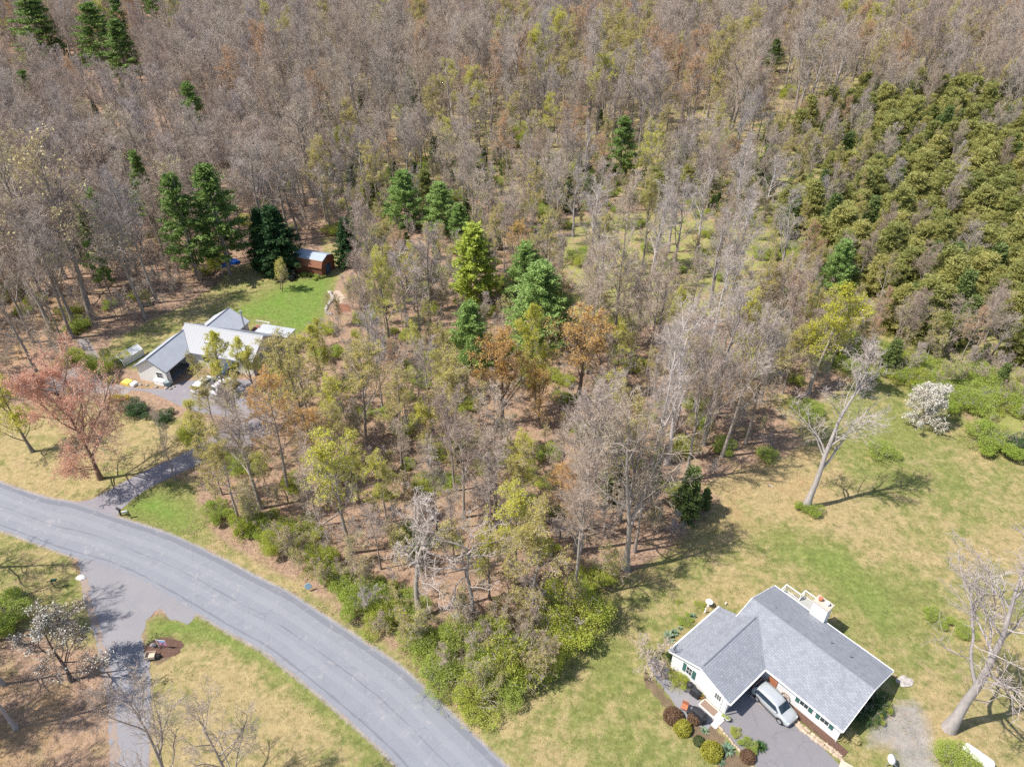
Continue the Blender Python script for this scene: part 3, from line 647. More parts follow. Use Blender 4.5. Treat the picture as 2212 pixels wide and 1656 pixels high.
for i_, (x_, y_) in enumerate(((330, 1760), (450, 1790), (490, 1740), (600, 1800), (650, 1760), (700, 1810), (560, 1730))):
    Xg, Yg = G(x_, y_); plant('sapling', Xg, Yg, 3.6+.4*(i_ % 3), 'fine twiggy grey shrub rising over the bottom edge left of the road', 'twiggy shrubs at the bottom edge', 1.25)
hero('oak', 545, 1780, 1570, 'twiggy bare tree at the bottom edge nearest the road', .8, var=1)
hero('oak', -20, 1300, 1150, 'bare tree at the left edge beside the road', .8, var=1)
hero('greenshrub', 20, 1330, 1262, 'dense shrub at the left edge above the dogwood', 1.6)
hero('pear', 1975, 917, 828, 'round white-blossoming tree on the right lawn', 1.0)
hero('limefull', 1745, 850, 640, 'broad bright yellow-green tree above the right lawn', 1.0)
hero('olive', 1690, 850, 720, 'olive budding tree left of the broad yellow-green one', 1.0, var=0)
hero('orangefull', 1085, 915, 738, 'left orange-leaved tree of the centre wood', 1.15)
hero('orangefull', 1250, 860, 690, 'reddish-orange tree right of the big bluish pine base', 1.35)
hero('orangefull', 1165, 925, 815, 'small orange tree between the two larger orange ones', 1.0)
hero('limefull', 1155, 880, 690, 'vivid lime tree between the orange trees', .7)
hero('limeshrub', 1085, 765, 705, 'vivid yellow-green shrub left of the lime tree in the centre', 1.0)
hero('bluepine', 1163, 748, 572, 'largest bluish-green pine in the centre of the wood', 1.35)
hero('bluepine', 1135, 660, 525, 'bluish pine directly behind the largest one', 1.2)
hero('bluepine', 1018, 790, 655, 'bluish pine left of and below the largest one', 1.15)
hero('limepine', 1028, 655, 488, 'yellow-green pine left of the bluish pines', 1.5)
hero('bluepine', 880, 490, 370, 'fresh green pine left of the pair behind the brown shed', 1.35)
hero('bluepine', 955, 500, 395, 'bluish pine of the pair right of the brown shed', 1.35)
hero('bluepine', 992, 512, 440, 'smaller bluish pine of the pair right of the brown shed', 1.35)
hero('pine', 1338, 385, 252, 'lone dark green pine in the upper middle of the wood', 1.5, var=1)
hero('pine', 1665, 155, 85, 'small lone pine far off at the upper right', 1.7, var=0)
hero('pine', 110, 140, -12, 'leftmost tall green pine at the upper left corner', 2.2, var=0)
hero('pine', 235, 160, 5, 'middle green pine of the upper left group', 1.9, var=1)
hero('pine', 285, 188, 45, 'nearest green pine of the upper left group', 1.8, var=0)
hero('pine', 350, 60, -50, 'rightmost green pine at the top edge of the upper left group', 1.6, var=1)
hero('pine', 428, 605, 375, 'left one of two dark pines behind the left house lawn', 1.2, var=1)
hero('pine', 497, 592, 360, 'right one of two dark pines behind the left house lawn', 1.5, var=0)
hero('pine', 240, 640, 450, 'thin green pine in the left wood', .7, var=0)
hero('spruce', 610, 585, 445, 'dark spruce just left of the brown shed', 1.4)
hero('spruce', 580, 575, 450, 'darkest narrow spruce left of the shed spruce', 1.1)
hero('spruce', 756, 572, 470, 'spruce at the right end of the brown shed', 1.1)
hero('bluepine', 1790, 650, 520, 'dark bluish conifer at the lower edge of the cedar slope', 1.0)
hero('cedardark', 1478, 1118, 1010, 'dark cedar behind the bare tree with the long shadow', 1.1)
hero('cedardark', 1325, 1075, 960, 'soft green cedar between the two big bare trees', 1.1)
hero('cedardark', 1520, 1098, 1055, 'small dark cedar on the lawn edge', 1.2)
hero('pine', 1405, 1090, 960, 'thin green pine behind the bare trees at the lawn edge', .5, var=1)
for bx, by, ty, k, lb, w in ((740, 1262, 1195, 'greenshrub', 'bright green shrub by the road left of the blue disc sign', 1.2), (790, 1300, 1215, 'greenshrub', 'bright green shrub by the road just right of the blue disc sign', 1.1),
        (835, 1340, 1255, 'limeshrub', 'yellow-green roadside shrub before the vine-covered tree', 1.1), (900, 1400, 1318, 'greenshrub', 'dense roadside shrub below the vine-covered tree', .9),
        (955, 1475, 1385, 'greenshrub', 'pale green shrub near the tip of the wood by the road', 1.05), (1020, 1515, 1405, 'limeshrub', 'arching yellow-green shrub at the very tip of the wood', 1.15),
        (1085, 1490, 1395, 'greenshrub', 'dark green shrub right at the lawn side of the wood tip', .95), (1105, 1450, 1275, 'limeshrub', 'large vivid yellow-green shrub of the wood tip', .8),
        (1060, 1420, 1290, 'greenshrub', 'tall green shrub behind the wood tip', .8), (1230, 1350, 1190, 'limeshrub', 'tall yellow-green shrub bordering the bungalow lawn', 1.1),
        (1180, 1400, 1260, 'limeshrub', 'yellow-green shrub left of the tall one bordering the lawn', 1.0), (1290, 1260, 1180, 'limeshrub', 'yellow-green shrub at the foot of the bare lawn-edge trees', 1.2),
        (1000, 1400, 1290, 'greenshrub', 'shaded green shrub below the gnarled tree', .8), (600, 1190, 1115, 'limeshrub', 'yellow-green thicket shrub above the road bend', .8),
        (530, 1150, 1080, 'limeshrub', 'yellow-green thicket shrub right of the mailbox verge', .8), (690, 1225, 1140, 'limeshrub', 'olive thicket shrub above the road bend', .8),
        (470, 1120, 1060, 'greenshrub', 'green shrub at the corner of the mailbox verge', .8),
        (1735, 893, 842, 'greenshrub', 'round bright shrub at the upper left corner of the right lawn', 1.3), (1758, 1108, 1075, 'greenshrub', 'small shrub at the right foot of the dead tree', 1.0),
        (1735, 1100, 1070, 'greenshrub', 'small shrub at the left foot of the dead tree', .9), (1655, 990, 955, 'greenshrub', 'small green shrub under the trees at the lawn corner', 1.2),
        (1560, 970, 925, 'greenshrub', 'green shrub deeper under the trees at the lawn corner', 1.0), (1900, 985, 940, 'greenshrub', 'shrub behind the crown of the dead tree', 1.3),
        (2130, 960, 890, 'greenshrub', 'large round shrub at the right lawn edge', 1.4), (2200, 975, 920, 'darkshrub', 'dark shrub at the right picture edge above the lawn', 1.3),
        (2020, 1340, 1305, 'greenshrub', 'low shrub row on the lawn left of the largest bare tree', 1.3), (2085, 1370, 1340, 'greenshrub', 'low shrub under the branches of the largest bare tree', 1.3),
        (2060, 1655, 1600, 'greenshrub', 'shrub in front of the largest bare tree', 1.3), (290, 893, 848, 'darkshrub', 'larger round dark evergreen shrub by the left driveway', 1.35), (352, 907, 873, 'darkshrub', 'smaller round dark evergreen shrub by the left driveway', 1.3),
        (258, 870, 838, 'yellowshrub', 'bright yellow forsythia beside the dark round shrubs', 1.2), (155, 840, 823, 'yellowshrub', 'small yellow forsythia behind the red maple', 1.3), (410, 945, 895, 'limeshrub', 'lime shrub below the left parking area', 1.2),
        (228, 800, 733, 'limeshrub', 'olive twiggy shrub left of the greenhouse frame', 1.1), (243, 825, 803, 'browngrass', 'tuft of straw-coloured ornamental grass by the left house', 1.2),
        (665, 595, 578, 'greenshrub', 'low green shrub in front of the brown shed', 1.6), (690, 600, 583, 'greenshrub', 'low green shrub by the shed door', 1.4)):
    hero(k, bx, by, ty, lb, w)
for a, b, k, s, lb in ((1.5, 0, 0, 0, 0),) and ():
    pass
rb = random.Random(8)
for i in range(38):     # honeysuckle band along the top of the right lawn
    s = i/37; x = 1790+420*s+rb.uniform(-25, 25); y = 770+130*s+rb.uniform(-45, 20)
    Xg, Yg = G(x, y); PLACED.append((Xg, Yg, .8))
    plant(rb.choice(['greenshrub', 'greenshrub', 'limeshrub']), Xg, Yg, rb.uniform(2.2, 3.6), 'pale green honeysuckle shrub in the band along the top of the right lawn', 'honeysuckle shrubs above the right lawn', 1.25)
for i in range(70):     # roadside tangle of the centre wood
    s = rb.random(); x = 450+560*s; y = 1120+340*s**1.15-rb.uniform(5, 70)
    Xg, Yg = G(x, y); PLACED.append((Xg, Yg, .6))
    plant(rb.choice(['greenshrub', 'limeshrub', 'sapling', 'sapling', 'budsapling', 'budsapling']), Xg, Yg, rb.uniform(1.2, 2.7), 'low tangled shrub along the roadside edge of the centre wood', 'roadside thicket', 1.1)

for i in range(34):     # stems tangled into the shrubs of the wood tip
    x, y = rb.uniform(870, 1190), rb.uniform(1330, 1500)
    if y > 1400+(x-880)*.62 or y > 1650-(x-1000)*.95: continue
    Xg, Yg = G(x, y); plant(rb.choice(['sapling', 'budsapling', 'budsapling']), Xg, Yg, rb.uniform(3.2, 5.5), 'twiggy stems growing through the shrubs at the tip of the centre wood', 'stems at the wood tip')
# ------------------------------------------------------------------ the woods
tree_free = [road_poly, drive1, drive2, drive3, lawn_right, lawn_house, lawn_left, lawn_sw, lawn_tri, path1]
houseB_keep = [(130, 820), (200, 735), (330, 690), (420, 655), (480, 565), (560, 560), (620, 540), (640, 528), (725, 535), (735, 600), (700, 690), (640, 735), (610, 790), (560, 815), (470, 830), (420, 870), (380, 895), (290, 880)]
lawn_keep = [(1000, 1560), (1150, 1450), (1240, 1360), (1340, 1260), (1500, 1180), (1600, 1060), (1620, 1010), (1730, 970), (1665, 880), (1740, 850), (1860, 810), (2050, 850), (2250, 960), (2400, 2000), (1400, 2000)]
road_keep = [(-100, 1030), (130, 1085), (300, 1040), (400, 1000), (430, 1060), (560, 1185), (700, 1290), (860, 1400), (1000, 1520), (1050, 1700), (-100, 1700)]
KEEP = [houseB_keep, lawn_keep, road_keep]
cedar_zone = [(1640, 300), (1720, 300), (1850, 235), (2000, 215), (2600, 205), (2900, 900), (2250, 800), (2000, 760), (1850, 700), (1740, 560), (1640, 430)]
centre_zone = [(430, 1060), (560, 930), (620, 820), (720, 760), (760, 600), (880, 560), (1100, 560), (1500, 640), (1700, 780), (1660, 900), (1720, 980), (1500, 1060), (1560, 1100), (1370, 1240), (1150, 1450), (1000, 1530), (860, 1420), (560, 1230)]
def inside(p, x, y):
    c = False; n = len(p)
    for i in range(n):
        x0, y0 = p[i]; x1, y1 = p[(i+1) % n]
        if (y0 > y) != (y1 > y) and x < (x1-x0)*(y-y0)/(y1-y0)+x0: c = not c
    return c
def hidden_ok(X, Y, h, r):
    pts = [(X, Y, 0), (X, Y, h*.55), (X, Y, h*.98), (X-r, Y, h*.75), (X+r, Y, h*.75), (X-r*.9, Y, h*.5), (X+r*.9, Y, h*.5)]
    for p in pts:
        a, b = pix(*p)
        if any(inside(k, a, b) for k in KEEP): return False
    for f in (.95, .65):
        a, b = pix(X, Y, h*f)
        for x0, y0, x1, y1, YY in SHOW:
            if Y < YY and x0-6 < a < x1+6 and y0 < b < y1+14: return False
    return True
fr = random.Random(77)
cands = []
def scatter(y0, y1, step, picker):
    H1 = (y1*cos(PITCH)+CAM_H*sin(PITCH))*1106/FPX+22; grid = {}; d2 = (step*.72)**2
    for _ in range(int(2*H1*(y1-y0)/step/step*2.2)):
        X = fr.uniform(-H1, H1); Yy = fr.uniform(y0, y1)
        if abs(X) > (Yy*cos(PITCH)+CAM_H*sin(PITCH))*1106/FPX+22: continue
        i, j = int(X//step), int(Yy//step)
        if any((X-a)**2+(Yy-b)**2 < d2 for u in (-1, 0, 1) for v in (-1, 0, 1) for a, b in grid.get((i+u, j+v), ())): continue
        grid.setdefault((i, j), []).append((X, Yy))
        px, py = pix(X, Yy)
        if py > 1800: continue
        picker(X, Yy, float(px), float(py))
def ok_ground(X, Y, m=1.0):
    for p in tree_free:
        if sdist(np.array([X]), np.array([Y]), p)[0] > -m: return False
    for a, b, r in PLACED:
        if (X-a)**2+(Y-b)**2 < r*r: return False
    return True
def wr(d):
    t = fr.random()*sum(d.values())
    for k, v in d.items():
        t -= v
        if t <= 0: return k
    return k
OPEN = [(-300, 780), (-60, 640), (40, 580), (150, 560), (210, 610), (130, 740), (60, 830), (-200, 860)]
def near_pick(X, Y, px, py):
    if inside(cedar_zone, px, py): return
    if inside(OPEN, px, py) and fr.random() < .6: return
    if inside([(1230, 475), (1420, 455), (1680, 500), (1700, 600), (1580, 680), (1420, 690), (1250, 700), (1190, 600)], px, py):
        if fr.random() < .45: return
        kd, h, r = wr(dict(pale=.6, pole=.25, olive=.15)), fr.uniform(14, 19), 4
    elif inside(centre_zone, px, py):
        kd = wr(dict(pole=.38, bare=.10, olive=.22, lime=.17, orange=.03, rust=.07, pale=.03)) if px > 850 or py < 900 else wr(dict(pole=.24, bare=.05, olive=.33, lime=.21, orange=.09, rust=.08)); h = fr.uniform(9, 17) if kd not in ('bare', 'pale') else fr.uniform(14, 19); r = 3.3
    elif px < 700 and py < 820:
        kd = wr(dict(bare=.55, oak=.25, pole=.15, pine=.045, cream=.02)); h = fr.uniform(15, 22); r = 4.5
    elif py > 800 and px > 1700: return
    elif px > 1560 and py > 520:
        kd = wr(dict(oak=.3, bare=.2, olive=.3, rust=.2)); h = fr.uniform(8, 12); r = 3
    elif px > 700 and py > 330:
        kd = wr(dict(bare=.28, oak=.2, pole=.24, olive=.13, lime=.05, rust=.05, cedar=.07, pale=.04)); h = fr.uniform(10, 17) if kd != 'cedar' else fr.uniform(6, 9); r = 4
    else:
        kd = wr(dict(bare=.5, oak=.27, pole=.08, olive=.05, lime=.03, rust=.06, orange=.01, pine=.01)); h = fr.uniform(14, 23); r = 4.5
    if not ok_ground(X, Y) or not hidden_ok(X, Y, h, r): return
    cands.append((kd, X, Y, h, px, py))
scatter(24, 120, 4.4, near_pick)
scatter(120, 215, 6.2, near_pick)
def far_pick(X, Y, px, py):
    if inside(cedar_zone, px, py): return
    cl = sin(X*.031+1.3+sin(Y*.02))+sin(Y*.027+X*.011)+fr.uniform(-.5, .5)
    kd = wr(dict(bare=.42, oak=.40, olive=.05, rust=.07, pine=.006, lime=.01) if cl < .75 else dict(bare=.36, oak=.3, olive=.14, rust=.16, lime=.03, orange=.01))
    if px > 1250 and py > 90 and py < 330 and fr.random() < .18: kd = wr(dict(olive=.5, rust=.3, lime=.2))
    if px < 420 and py < 160 and fr.random() < .05: kd = 'pine'
    hh = fr.uniform(15, 27)
    for f in (.45, .7, .97):
        a, b = pix(X, Y, hh*f)
        if any(Y < q[4]+2 and q[0]-5 < a < q[2]+5 and q[1] < b < q[3]+6 for q in SHOW): return
    cands.append((kd, X, Y, hh, px, py))
scatter(215, 600, 7.6, far_pick)
def cedar_pick(X, Y, px, py):
    if not inside(cedar_zone, px, py): return
    if py < 300 and fr.random() > (py-205)/95+.25: return cands.append((wr(dict(bare=.6, oak=.3, olive=.1)), X, Y, fr.uniform(12, 18), px, py))
    e = min(1, max(.12, (px-1640)/260)) if py < 560 else 1
    kd = wr(dict(cedar=.72*e+.1, cedardark=.12, bare=.09, olive=.35*(1-e)+.02, oak=.3*(1-e)+.02, rust=.1*(1-e)))
    h = fr.uniform(5, 11.5) if kd.startswith('cedar') else fr.uniform(9, 12)
    if ok_ground(X, Y, 4) and hidden_ok(X, Y, h, 2): cands.append((kd, X, Y, h, px, py))
scatter(85, 260, 4.3, cedar_pick)
def under_pick(X, Y, px, py):
    if inside(cedar_zone, px, py) and fr.random() < .8: return
    if inside([(1230, 475), (1420, 455), (1680, 500), (1700, 600), (1580, 680), (1420, 690), (1250, 700), (1190, 600)], px, py) and fr.random() < .75: return
    z = inside(centre_zone, px, py); mid = px > 700
    kd = wr(dict(sapling=.46 if z or mid else .66, budsapling=.3 if z or mid else .06, greenshrub=.10 if mid else .03, limeshrub=.16 if z or mid else .05, cedardark=0 if z else .05 if mid else .02))
    if px > 700 and 330 < py < 560 and kd == 'sapling' and fr.random() < .25: kd = wr(dict(cedardark=.3, limeshrub=.4, greenshrub=.3))
    h = dict(sapling=fr.uniform(2.5, 6), budsapling=fr.uniform(2.5, 6), greenshrub=fr.uniform(1.2, 2.6), limeshrub=fr.uniform(1.2, 3), cedardark=fr.uniform(3, 7))[kd]
    if ok_ground(X, Y, .3) and hidden_ok(X, Y, h*.8, .8): cands.append((kd, X, Y, h, px, py))
scatter(28, 200, 2.8, under_pick)
def far_under(X, Y, px, py):
    if not inside(cedar_zone, px, py): cands.append((wr(dict(sapling=.84, budsapling=.07, limeshrub=.03, cedardark=.06)), X, Y, fr.uniform(3, 7), px, py))
scatter(200, 400, 5.2, far_under)

def where(px, py):
    if inside(cedar_zone, px, py): return 'on the cedar slope at the right', 'slope'
    if inside(centre_zone, px, py): return 'in the centre wood between the two houses', 'centre'
    if py < 190: return 'in the far wood along the top', 'far'
    if px < 730: return 'in the left wood behind the grey metal-roofed house', 'left'
    if px < 1560: return 'in the middle wood beyond the pines', 'middle'
    return 'in the wood edge below the cedar slope', 'edge'
DESC = dict(bare='grey-brown leafless tree with upswept twigs', oak='spreading leafless grey-brown tree', pole='slender leafless pole-like tree', pale='pale-barked leafless tree', sapling='thin leafless sapling clump', budsapling='thin sapling clump with first yellow-green leaves',
    olive='olive budding tree', lime='yellow-green budding tree', orange='orange budding tree', rust='rust-tinted budding tree', cream='cream catkin-covered tree', pine='dark green pine', cedar='olive-green layered cedar', cedardark='dark narrow young cedar',
    greenshrub='fresh green understorey shrub', limeshrub='yellow-green understorey shrub')
KINDOF = dict(bare='bare', oak='bare', pole='bare', pale='bare', olive='bud', lime='bud', orange='bud', rust='bud', cream='bud', cedar='cedar', cedardark='cedar', pine='pine', greenshrub='shrub', limeshrub='shrub', sapling='sapling', budsapling='sapling')
cands.sort(key=lambda c: c[2]**2+c[1]**2+CAM_H**2)
cnt = {}; rest = {}
for kd, Xc, Yc, h, px, py in cands:
    K = KINDOF[kd]; cnt[K] = cnt.get(K, 0)+1
    vis = -60 < px < 2272 and pix(Xc, Yc, h)[1] < 1700
    if cnt[K] <= 280 and vis:
        w, g = where(px, py)
        plant(kd, Xc, Yc, h, DESC[kd]+' '+w, DESC[kd]+'s '+w, fr.uniform(1.0, 1.3))
    else: rest.setdefault(K, []).append((kd, Xc, Yc, h))
def stuff_wood(name, label, items):
    """the countless rest of a kind: one object, instances on points"""
    kinds = sorted({k for k, *_ in items}); protos = []; lut = {}
    col = bpy.data.collections.new(name+'_sources')
    for k in kinds:
        for i, (tr, cr, H) in enumerate(PR[k]):
            # trunk and crown joined in one mesh
            o1 = bpy.data.objects.new('a%03d_%s' % (len(protos), k), join_mesh(tr, cr)); col.objects.link(o1)
            lut.setdefault(k, []).append((len(protos), H)); protos.append(o1)
    P = []; R = []; Sc = []; Ix = []
    for k, x, y, h in items:
        i, H = fr.choice(lut[k]); P.append((x, y, 0)); R.append(fr.uniform(0, 6.28)); Sc.append(h/H*1.08); Ix.append(i)
    me = bpy.data.meshes.new(name); me.from_pydata(P, [], [])
    for n, ty, v in (('rot', 'FLOAT', R), ('scl', 'FLOAT', Sc), ('pick', 'INT', Ix)):
        a = me.attributes.new(n, ty, 'POINT'); a.data.foreach_set('value', v)
    o = link(bpy.data.objects.new(name, me)); tag(o, label, name.replace('_', ' '), kind='stuff')
    ng = bpy.data.node_groups.new(name, 'GeometryNodeTree')
    ng.interface.new_socket('Geometry', in_out='INPUT', socket_type='NodeSocketGeometry'); ng.interface.new_socket('Geometry', in_out='OUTPUT', socket_type='NodeSocketGeometry')
    a = ng.nodes.new('NodeGroupInput'); z = ng.nodes.new('NodeGroupOutput'); c = ng.nodes.new('GeometryNodeCollectionInfo')
    c.inputs[0].default_value = col; c.inputs['Separate Children'].default_value = True; c.inputs['Reset Children'].default_value = True
    ip = ng.nodes.new('GeometryNodeInstanceOnPoints'); ip.inputs['Pick Instance'].default_value = True
    def at(n, ty):
        q = ng.nodes.new('GeometryNodeInputNamedAttribute'); q.data_type = ty; q.inputs['Name'].default_value = n; return q.outputs[0]
    cx = ng.nodes.new('ShaderNodeCombineXYZ'); L = ng.links
    L.new(at('rot', 'FLOAT'), cx.inputs[2]); L.new(a.outputs[0], ip.inputs['Points']); L.new(c.outputs[0], ip.inputs['Instance'])
    L.new(at('pick', 'INT'), ip.inputs['Instance Index']); L.new(cx.outputs[0], ip.inputs['Rotation']); L.new(at('scl', 'FLOAT'), ip.inputs['Scale'])
    L.new(ip.outputs[0], z.inputs[0]); md = o.modifiers.new('wood', 'NODES'); md.node_group = ng
JM = {}
def join_mesh(a, b):
    if (a.name, b.name) in JM: return JM[(a.name, b.name)]
    import bmesh
    bm = bmesh.new(); bm.from_mesh(a); n = len(a.materials); k = len(bm.faces)
    bm.from_mesh(b); bm.faces.ensure_lookup_table()
    for f in bm.faces[k:]: f.material_index += n
    me = bpy.data.meshes.new(a.name+'_joined'); bm.to_mesh(me); bm.free()
    for m in list(a.materials)+list(b.materials): me.materials.append(m)
    JM[(a.name, b.name)] = me; return me
SN = dict(bare=('distant_bare_wood', 'grey-brown leafless wood filling the far top of the view'), bud=('distant_budding_trees', 'scattered yellow-green and rusty budding trees through the far wood'), cedar=('far_cedar_wood', 'olive-green cedars filling the far part of the right slope'),
    pine=('far_pine_trees', 'dark green pines dotted through the far wood'), shrub=('understorey_shrubs', 'small green shrubs scattered on the wood floor'), sapling=('sapling_undergrowth', 'thin leafless sapling undergrowth on the wood floor'))
for K, it in rest.items():
    if it: stuff_wood(SN[K][0], SN[K][1], it)
print('counts', cnt, {k: len(v) for k, v in rest.items()})
# ------------------------------------------------------------------ building materials
def siding(name, c, axis_z=True, row=.2, rough=.55):
    m, t, b = nt(name); co = N(t, 'ShaderNodeTexCoord').outputs['Object']
    sp = N(t, 'ShaderNodeSeparateXYZ'); t.links.new(co, sp.inputs[0])
    f = mth(t, 'FRACT', mth(t, 'DIVIDE', sp.outputs[2], row))
    n = noise(t, 1.5, 5, .7, co)
    cc = mixc(t, ramp(t, n, [(.35, 0.), (.75, .5)]), c, tuple(x*.8 for x in c))
    cc = mixc(t, ramp(t, f, [(0, .35), (.12, 0.)]), cc, tuple(x*.6 for x in c))
    t.links.new(cc, b.inputs['Base Color']); b.inputs['Roughness'].default_value = rough; bump(t, b, f, .5, .02); return m
def shingle(name, swap):
    m, t, b = nt(name); co = N(t, 'ShaderNodeTexCoord').outputs['Object']
    mp = N(t, 'ShaderNodeMapping'); t.links.new(co, mp.inputs[0])
    if swap: mp.inputs['Rotation'].default_value = (0, 0, pi/2)
    br = N(t, 'ShaderNodeTexBrick'); t.links.new(mp.outputs[0], br.inputs[0]); br.inputs['Scale'].default_value = 1
    br.inputs['Brick Width'].default_value = .42; br.inputs['Row Height'].default_value = .2; br.inputs['Mortar Size'].default_value = .022
    br.inputs['Color1'].default_value = rgb((.175, .19, .22)); br.inputs['Color2'].default_value = rgb((.27, .285, .315)); br.inputs['Mortar'].default_value = rgb((.11, .12, .145))
    n = noise(t, 22, 3, .8, co); n2 = noise(t, .6, 4, .6, co)
    c = mixc(t, ramp(t, n, [(.3, 0.), (.7, .5)]), br.outputs[0], (.40, .41, .44))
    c = mixc(t, mth(t, 'MULTIPLY', n2, .35), c, (.20, .21, .25))
    ms = N(t, 'ShaderNodeMapping'); ms.inputs['Scale'].default_value = (.18, 1.6, 1) if swap else (1.6, .18, 1); t.links.new(co, ms.inputs[0])
    c = mixc(t, ramp(t, noise(t, 1.0, 4, .7, ms.outputs[0]), [(.5, 0.), (.72, .4)]), c, (.13, .135, .15))
    t.links.new(c, b.inputs['Base Color']); b.inputs['Roughness'].default_value = .9; bump(t, b, br.outputs['Fac'], .3, .01); return m
def ribbed(name, c, pitch=.3, strength=.5, rough=.4):
    m, t, b = nt(name); co = N(t, 'ShaderNodeTexCoord').outputs['Object']
    sp = N(t, 'ShaderNodeSeparateXYZ'); t.links.new(co, sp.inputs[0])
    f = mth(t, 'FRACT', mth(t, 'DIVIDE', sp.outputs[0], pitch)); r = ramp(t, f, [(0, 1.), (.16, 1.), (.2, 0.), (.9, 0.), (1, 1.)])
    n = noise(t, .5, 4, .6, co)
    cc = mixc(t, mth(t, 'MULTIPLY', r, strength), mixc(t, n, tuple(x*.85 for x in c), c), tuple(min(1, x*1.45) for x in c))
    t.links.new(cc, b.inputs['Base Color']); b.inputs['Roughness'].default_value = rough; bump(t, b, r, .4, .03); return m
def planks(name, c, w=.14, axis=0):
    m, t, b = nt(name); co = N(t, 'ShaderNodeTexCoord').outputs['Object']
    sp = N(t, 'ShaderNodeSeparateXYZ'); t.links.new(co, sp.inputs[0])
    f = mth(t, 'FRACT', mth(t, 'DIVIDE', sp.outputs[axis], w)); n = noise(t, 5, 5, .7, co)
    cc = mixc(t, ramp(t, f, [(0, .7), (.1, 0.)]), mixc(t, n, tuple(x*.65 for x in c), c), tuple(x*.3 for x in c))
    t.links.new(cc, b.inputs['Base Color']); b.inputs['Roughness'].default_value = .8; return m
M['siding'] = siding('white_siding', (.80, .80, .80)); M['whitetrim'] = plain('white_trim', (.78, .78, .76), .5, var=.06)
M['sidingB'] = siding('cream_siding', (.76, .75, .72), row=.24); M['sidingshade'] = siding('shaded_siding', (.36, .38, .40))  # grey copy of the siding with the shade of sunless walls in its colour
M['shx'] = shingle('shingles', False); M['shy'] = shingle('shingles_turned', True)
M['metalroof'] = ribbed('pale_ribbed_metal', (.20, .21, .235), .62, .95); M['metalplain'] = plain('grey_metal_roof', (.42, .44, .48), .5, var=.1, scale=.7)
M['metaldark'] = plain('dark_ridge_metal', (.2, .21, .25), .5, var=.1)
M['glass'] = plain('window_glass', (.05, .06, .07), .12, var=.3); M['glassblue'] = plain('car_glass', (.025, .04, .06), .08, var=.2)
M['teal'] = plain('teal_shutter', (.045, .13, .115), .6); M['frame'] = plain('dark_frame', (.06, .05, .05), .5)
M['black'] = plain('black_cover', (.03, .03, .035), .6, var=.3); M['rubber'] = plain('black_rubber', (.02, .02, .022), .8)
M['silver'] = plain('silver_paint', (.52, .55, .56), .28, .35, var=.04, coat=.6); M['cargrey'] = plain('grey_cladding', (.06, .06, .065), .6)
M['whitepaint'] = plain('white_paint', (.75, .76, .77), .3, var=.04, coat=.4); M['bluepaint'] = plain('dark_blue_paint', (.03, .07, .14), .3, var=.05, coat=.5)
M['rim'] = plain('alloy_rim', (.5, .51, .53), .35, .6, var=.1); M['lamp'] = plain('lamp_glass', (.65, .67, .7), .15); M['redlamp'] = plain('tail_lamp', (.35, .02, .015), .25)
M['stone'] = plain('tan_stone', (.46, .36, .27), .85, var=.35, scale=2.5); M['concrete'] = plain('tan_concrete', (.52, .43, .36), .85, var=.12); M['paleconc'] = plain('pale_concrete', (.62, .58, .54), .85, var=.12)
M['orange_mat'] = plain('orange_mat', (.45, .15, .045), .9, var=.2, scale=9); M['brown_mat'] = plain('brown_mat', (.24, .17, .13), .95, var=.15, scale=9)
M['deckgrey'] = planks('grey_deck_boards', (.42, .42, .40)); M['deckred'] = planks('red_brown_deck', (.30, .13, .09)); M['wood'] = plain('weathered_wood', (.35, .25, .18), .85, var=.3, scale=4)
M['palewood'] = plain('pale_wood', (.55, .45, .35), .8, var=.2); M['terracotta'] = plain('terracotta', (.42, .17, .09), .8)
M['brownroof'] = planks('brown_shed_roof', (.29, .125, .075), .5); M['blueroof'] = ribbed('blue_grey_shed_roof', (.36, .41, .48), .5, .3); M['shedwall'] = planks('brown_shed_wall', (.20, .08, .05), .25)
M['tarp'] = plain('blue_tarp', (.02, .10, .42), .45, var=.35, scale=5); M['tarpblack'] = plain('black_tarp', (.03, .03, .04), .5)
M['tractor'] = plain('orange_tractor_paint', (.62, .13, .02), .4, var=.1); M['yellowpile'] = plain('yellow_stack', (.75, .55, .12), .7, var=.25, scale=6)
M['whiteplastic'] = plain('white_plastic', (.82, .82, .81), .4, var=.06); M['greybox'] = plain('grey_green_plastic', (.24, .31, .32), .6); M['greenplastic'] = plain('green_plastic', (.03, .10, .06), .5)
M['boxwood'] = leafmat('clipped_olive', (.24, .23, .03), (.38, .36, .06), .15); M['boxred'] = leafmat('clipped_brown', (.11, .065, .04), (.20, .12, .07), .1); M['boxdark'] = leafmat('clipped_dark', (.06, .08, .03), (.13, .14, .05), .1)
M['yucca'] = leafmat('yucca_blades', (.15, .25, .16), (.33, .42, .28), .15); M['rock'] = plain('rock', (.42, .38, .35), .9, var=.4, scale=4); M['mulchm'] = plain('mulch', (.13, .075, .055), .95, var=.4, scale=7)
M['mesh'] = plain('greenhouse_film', (.6, .62, .62), .4, var=.15)

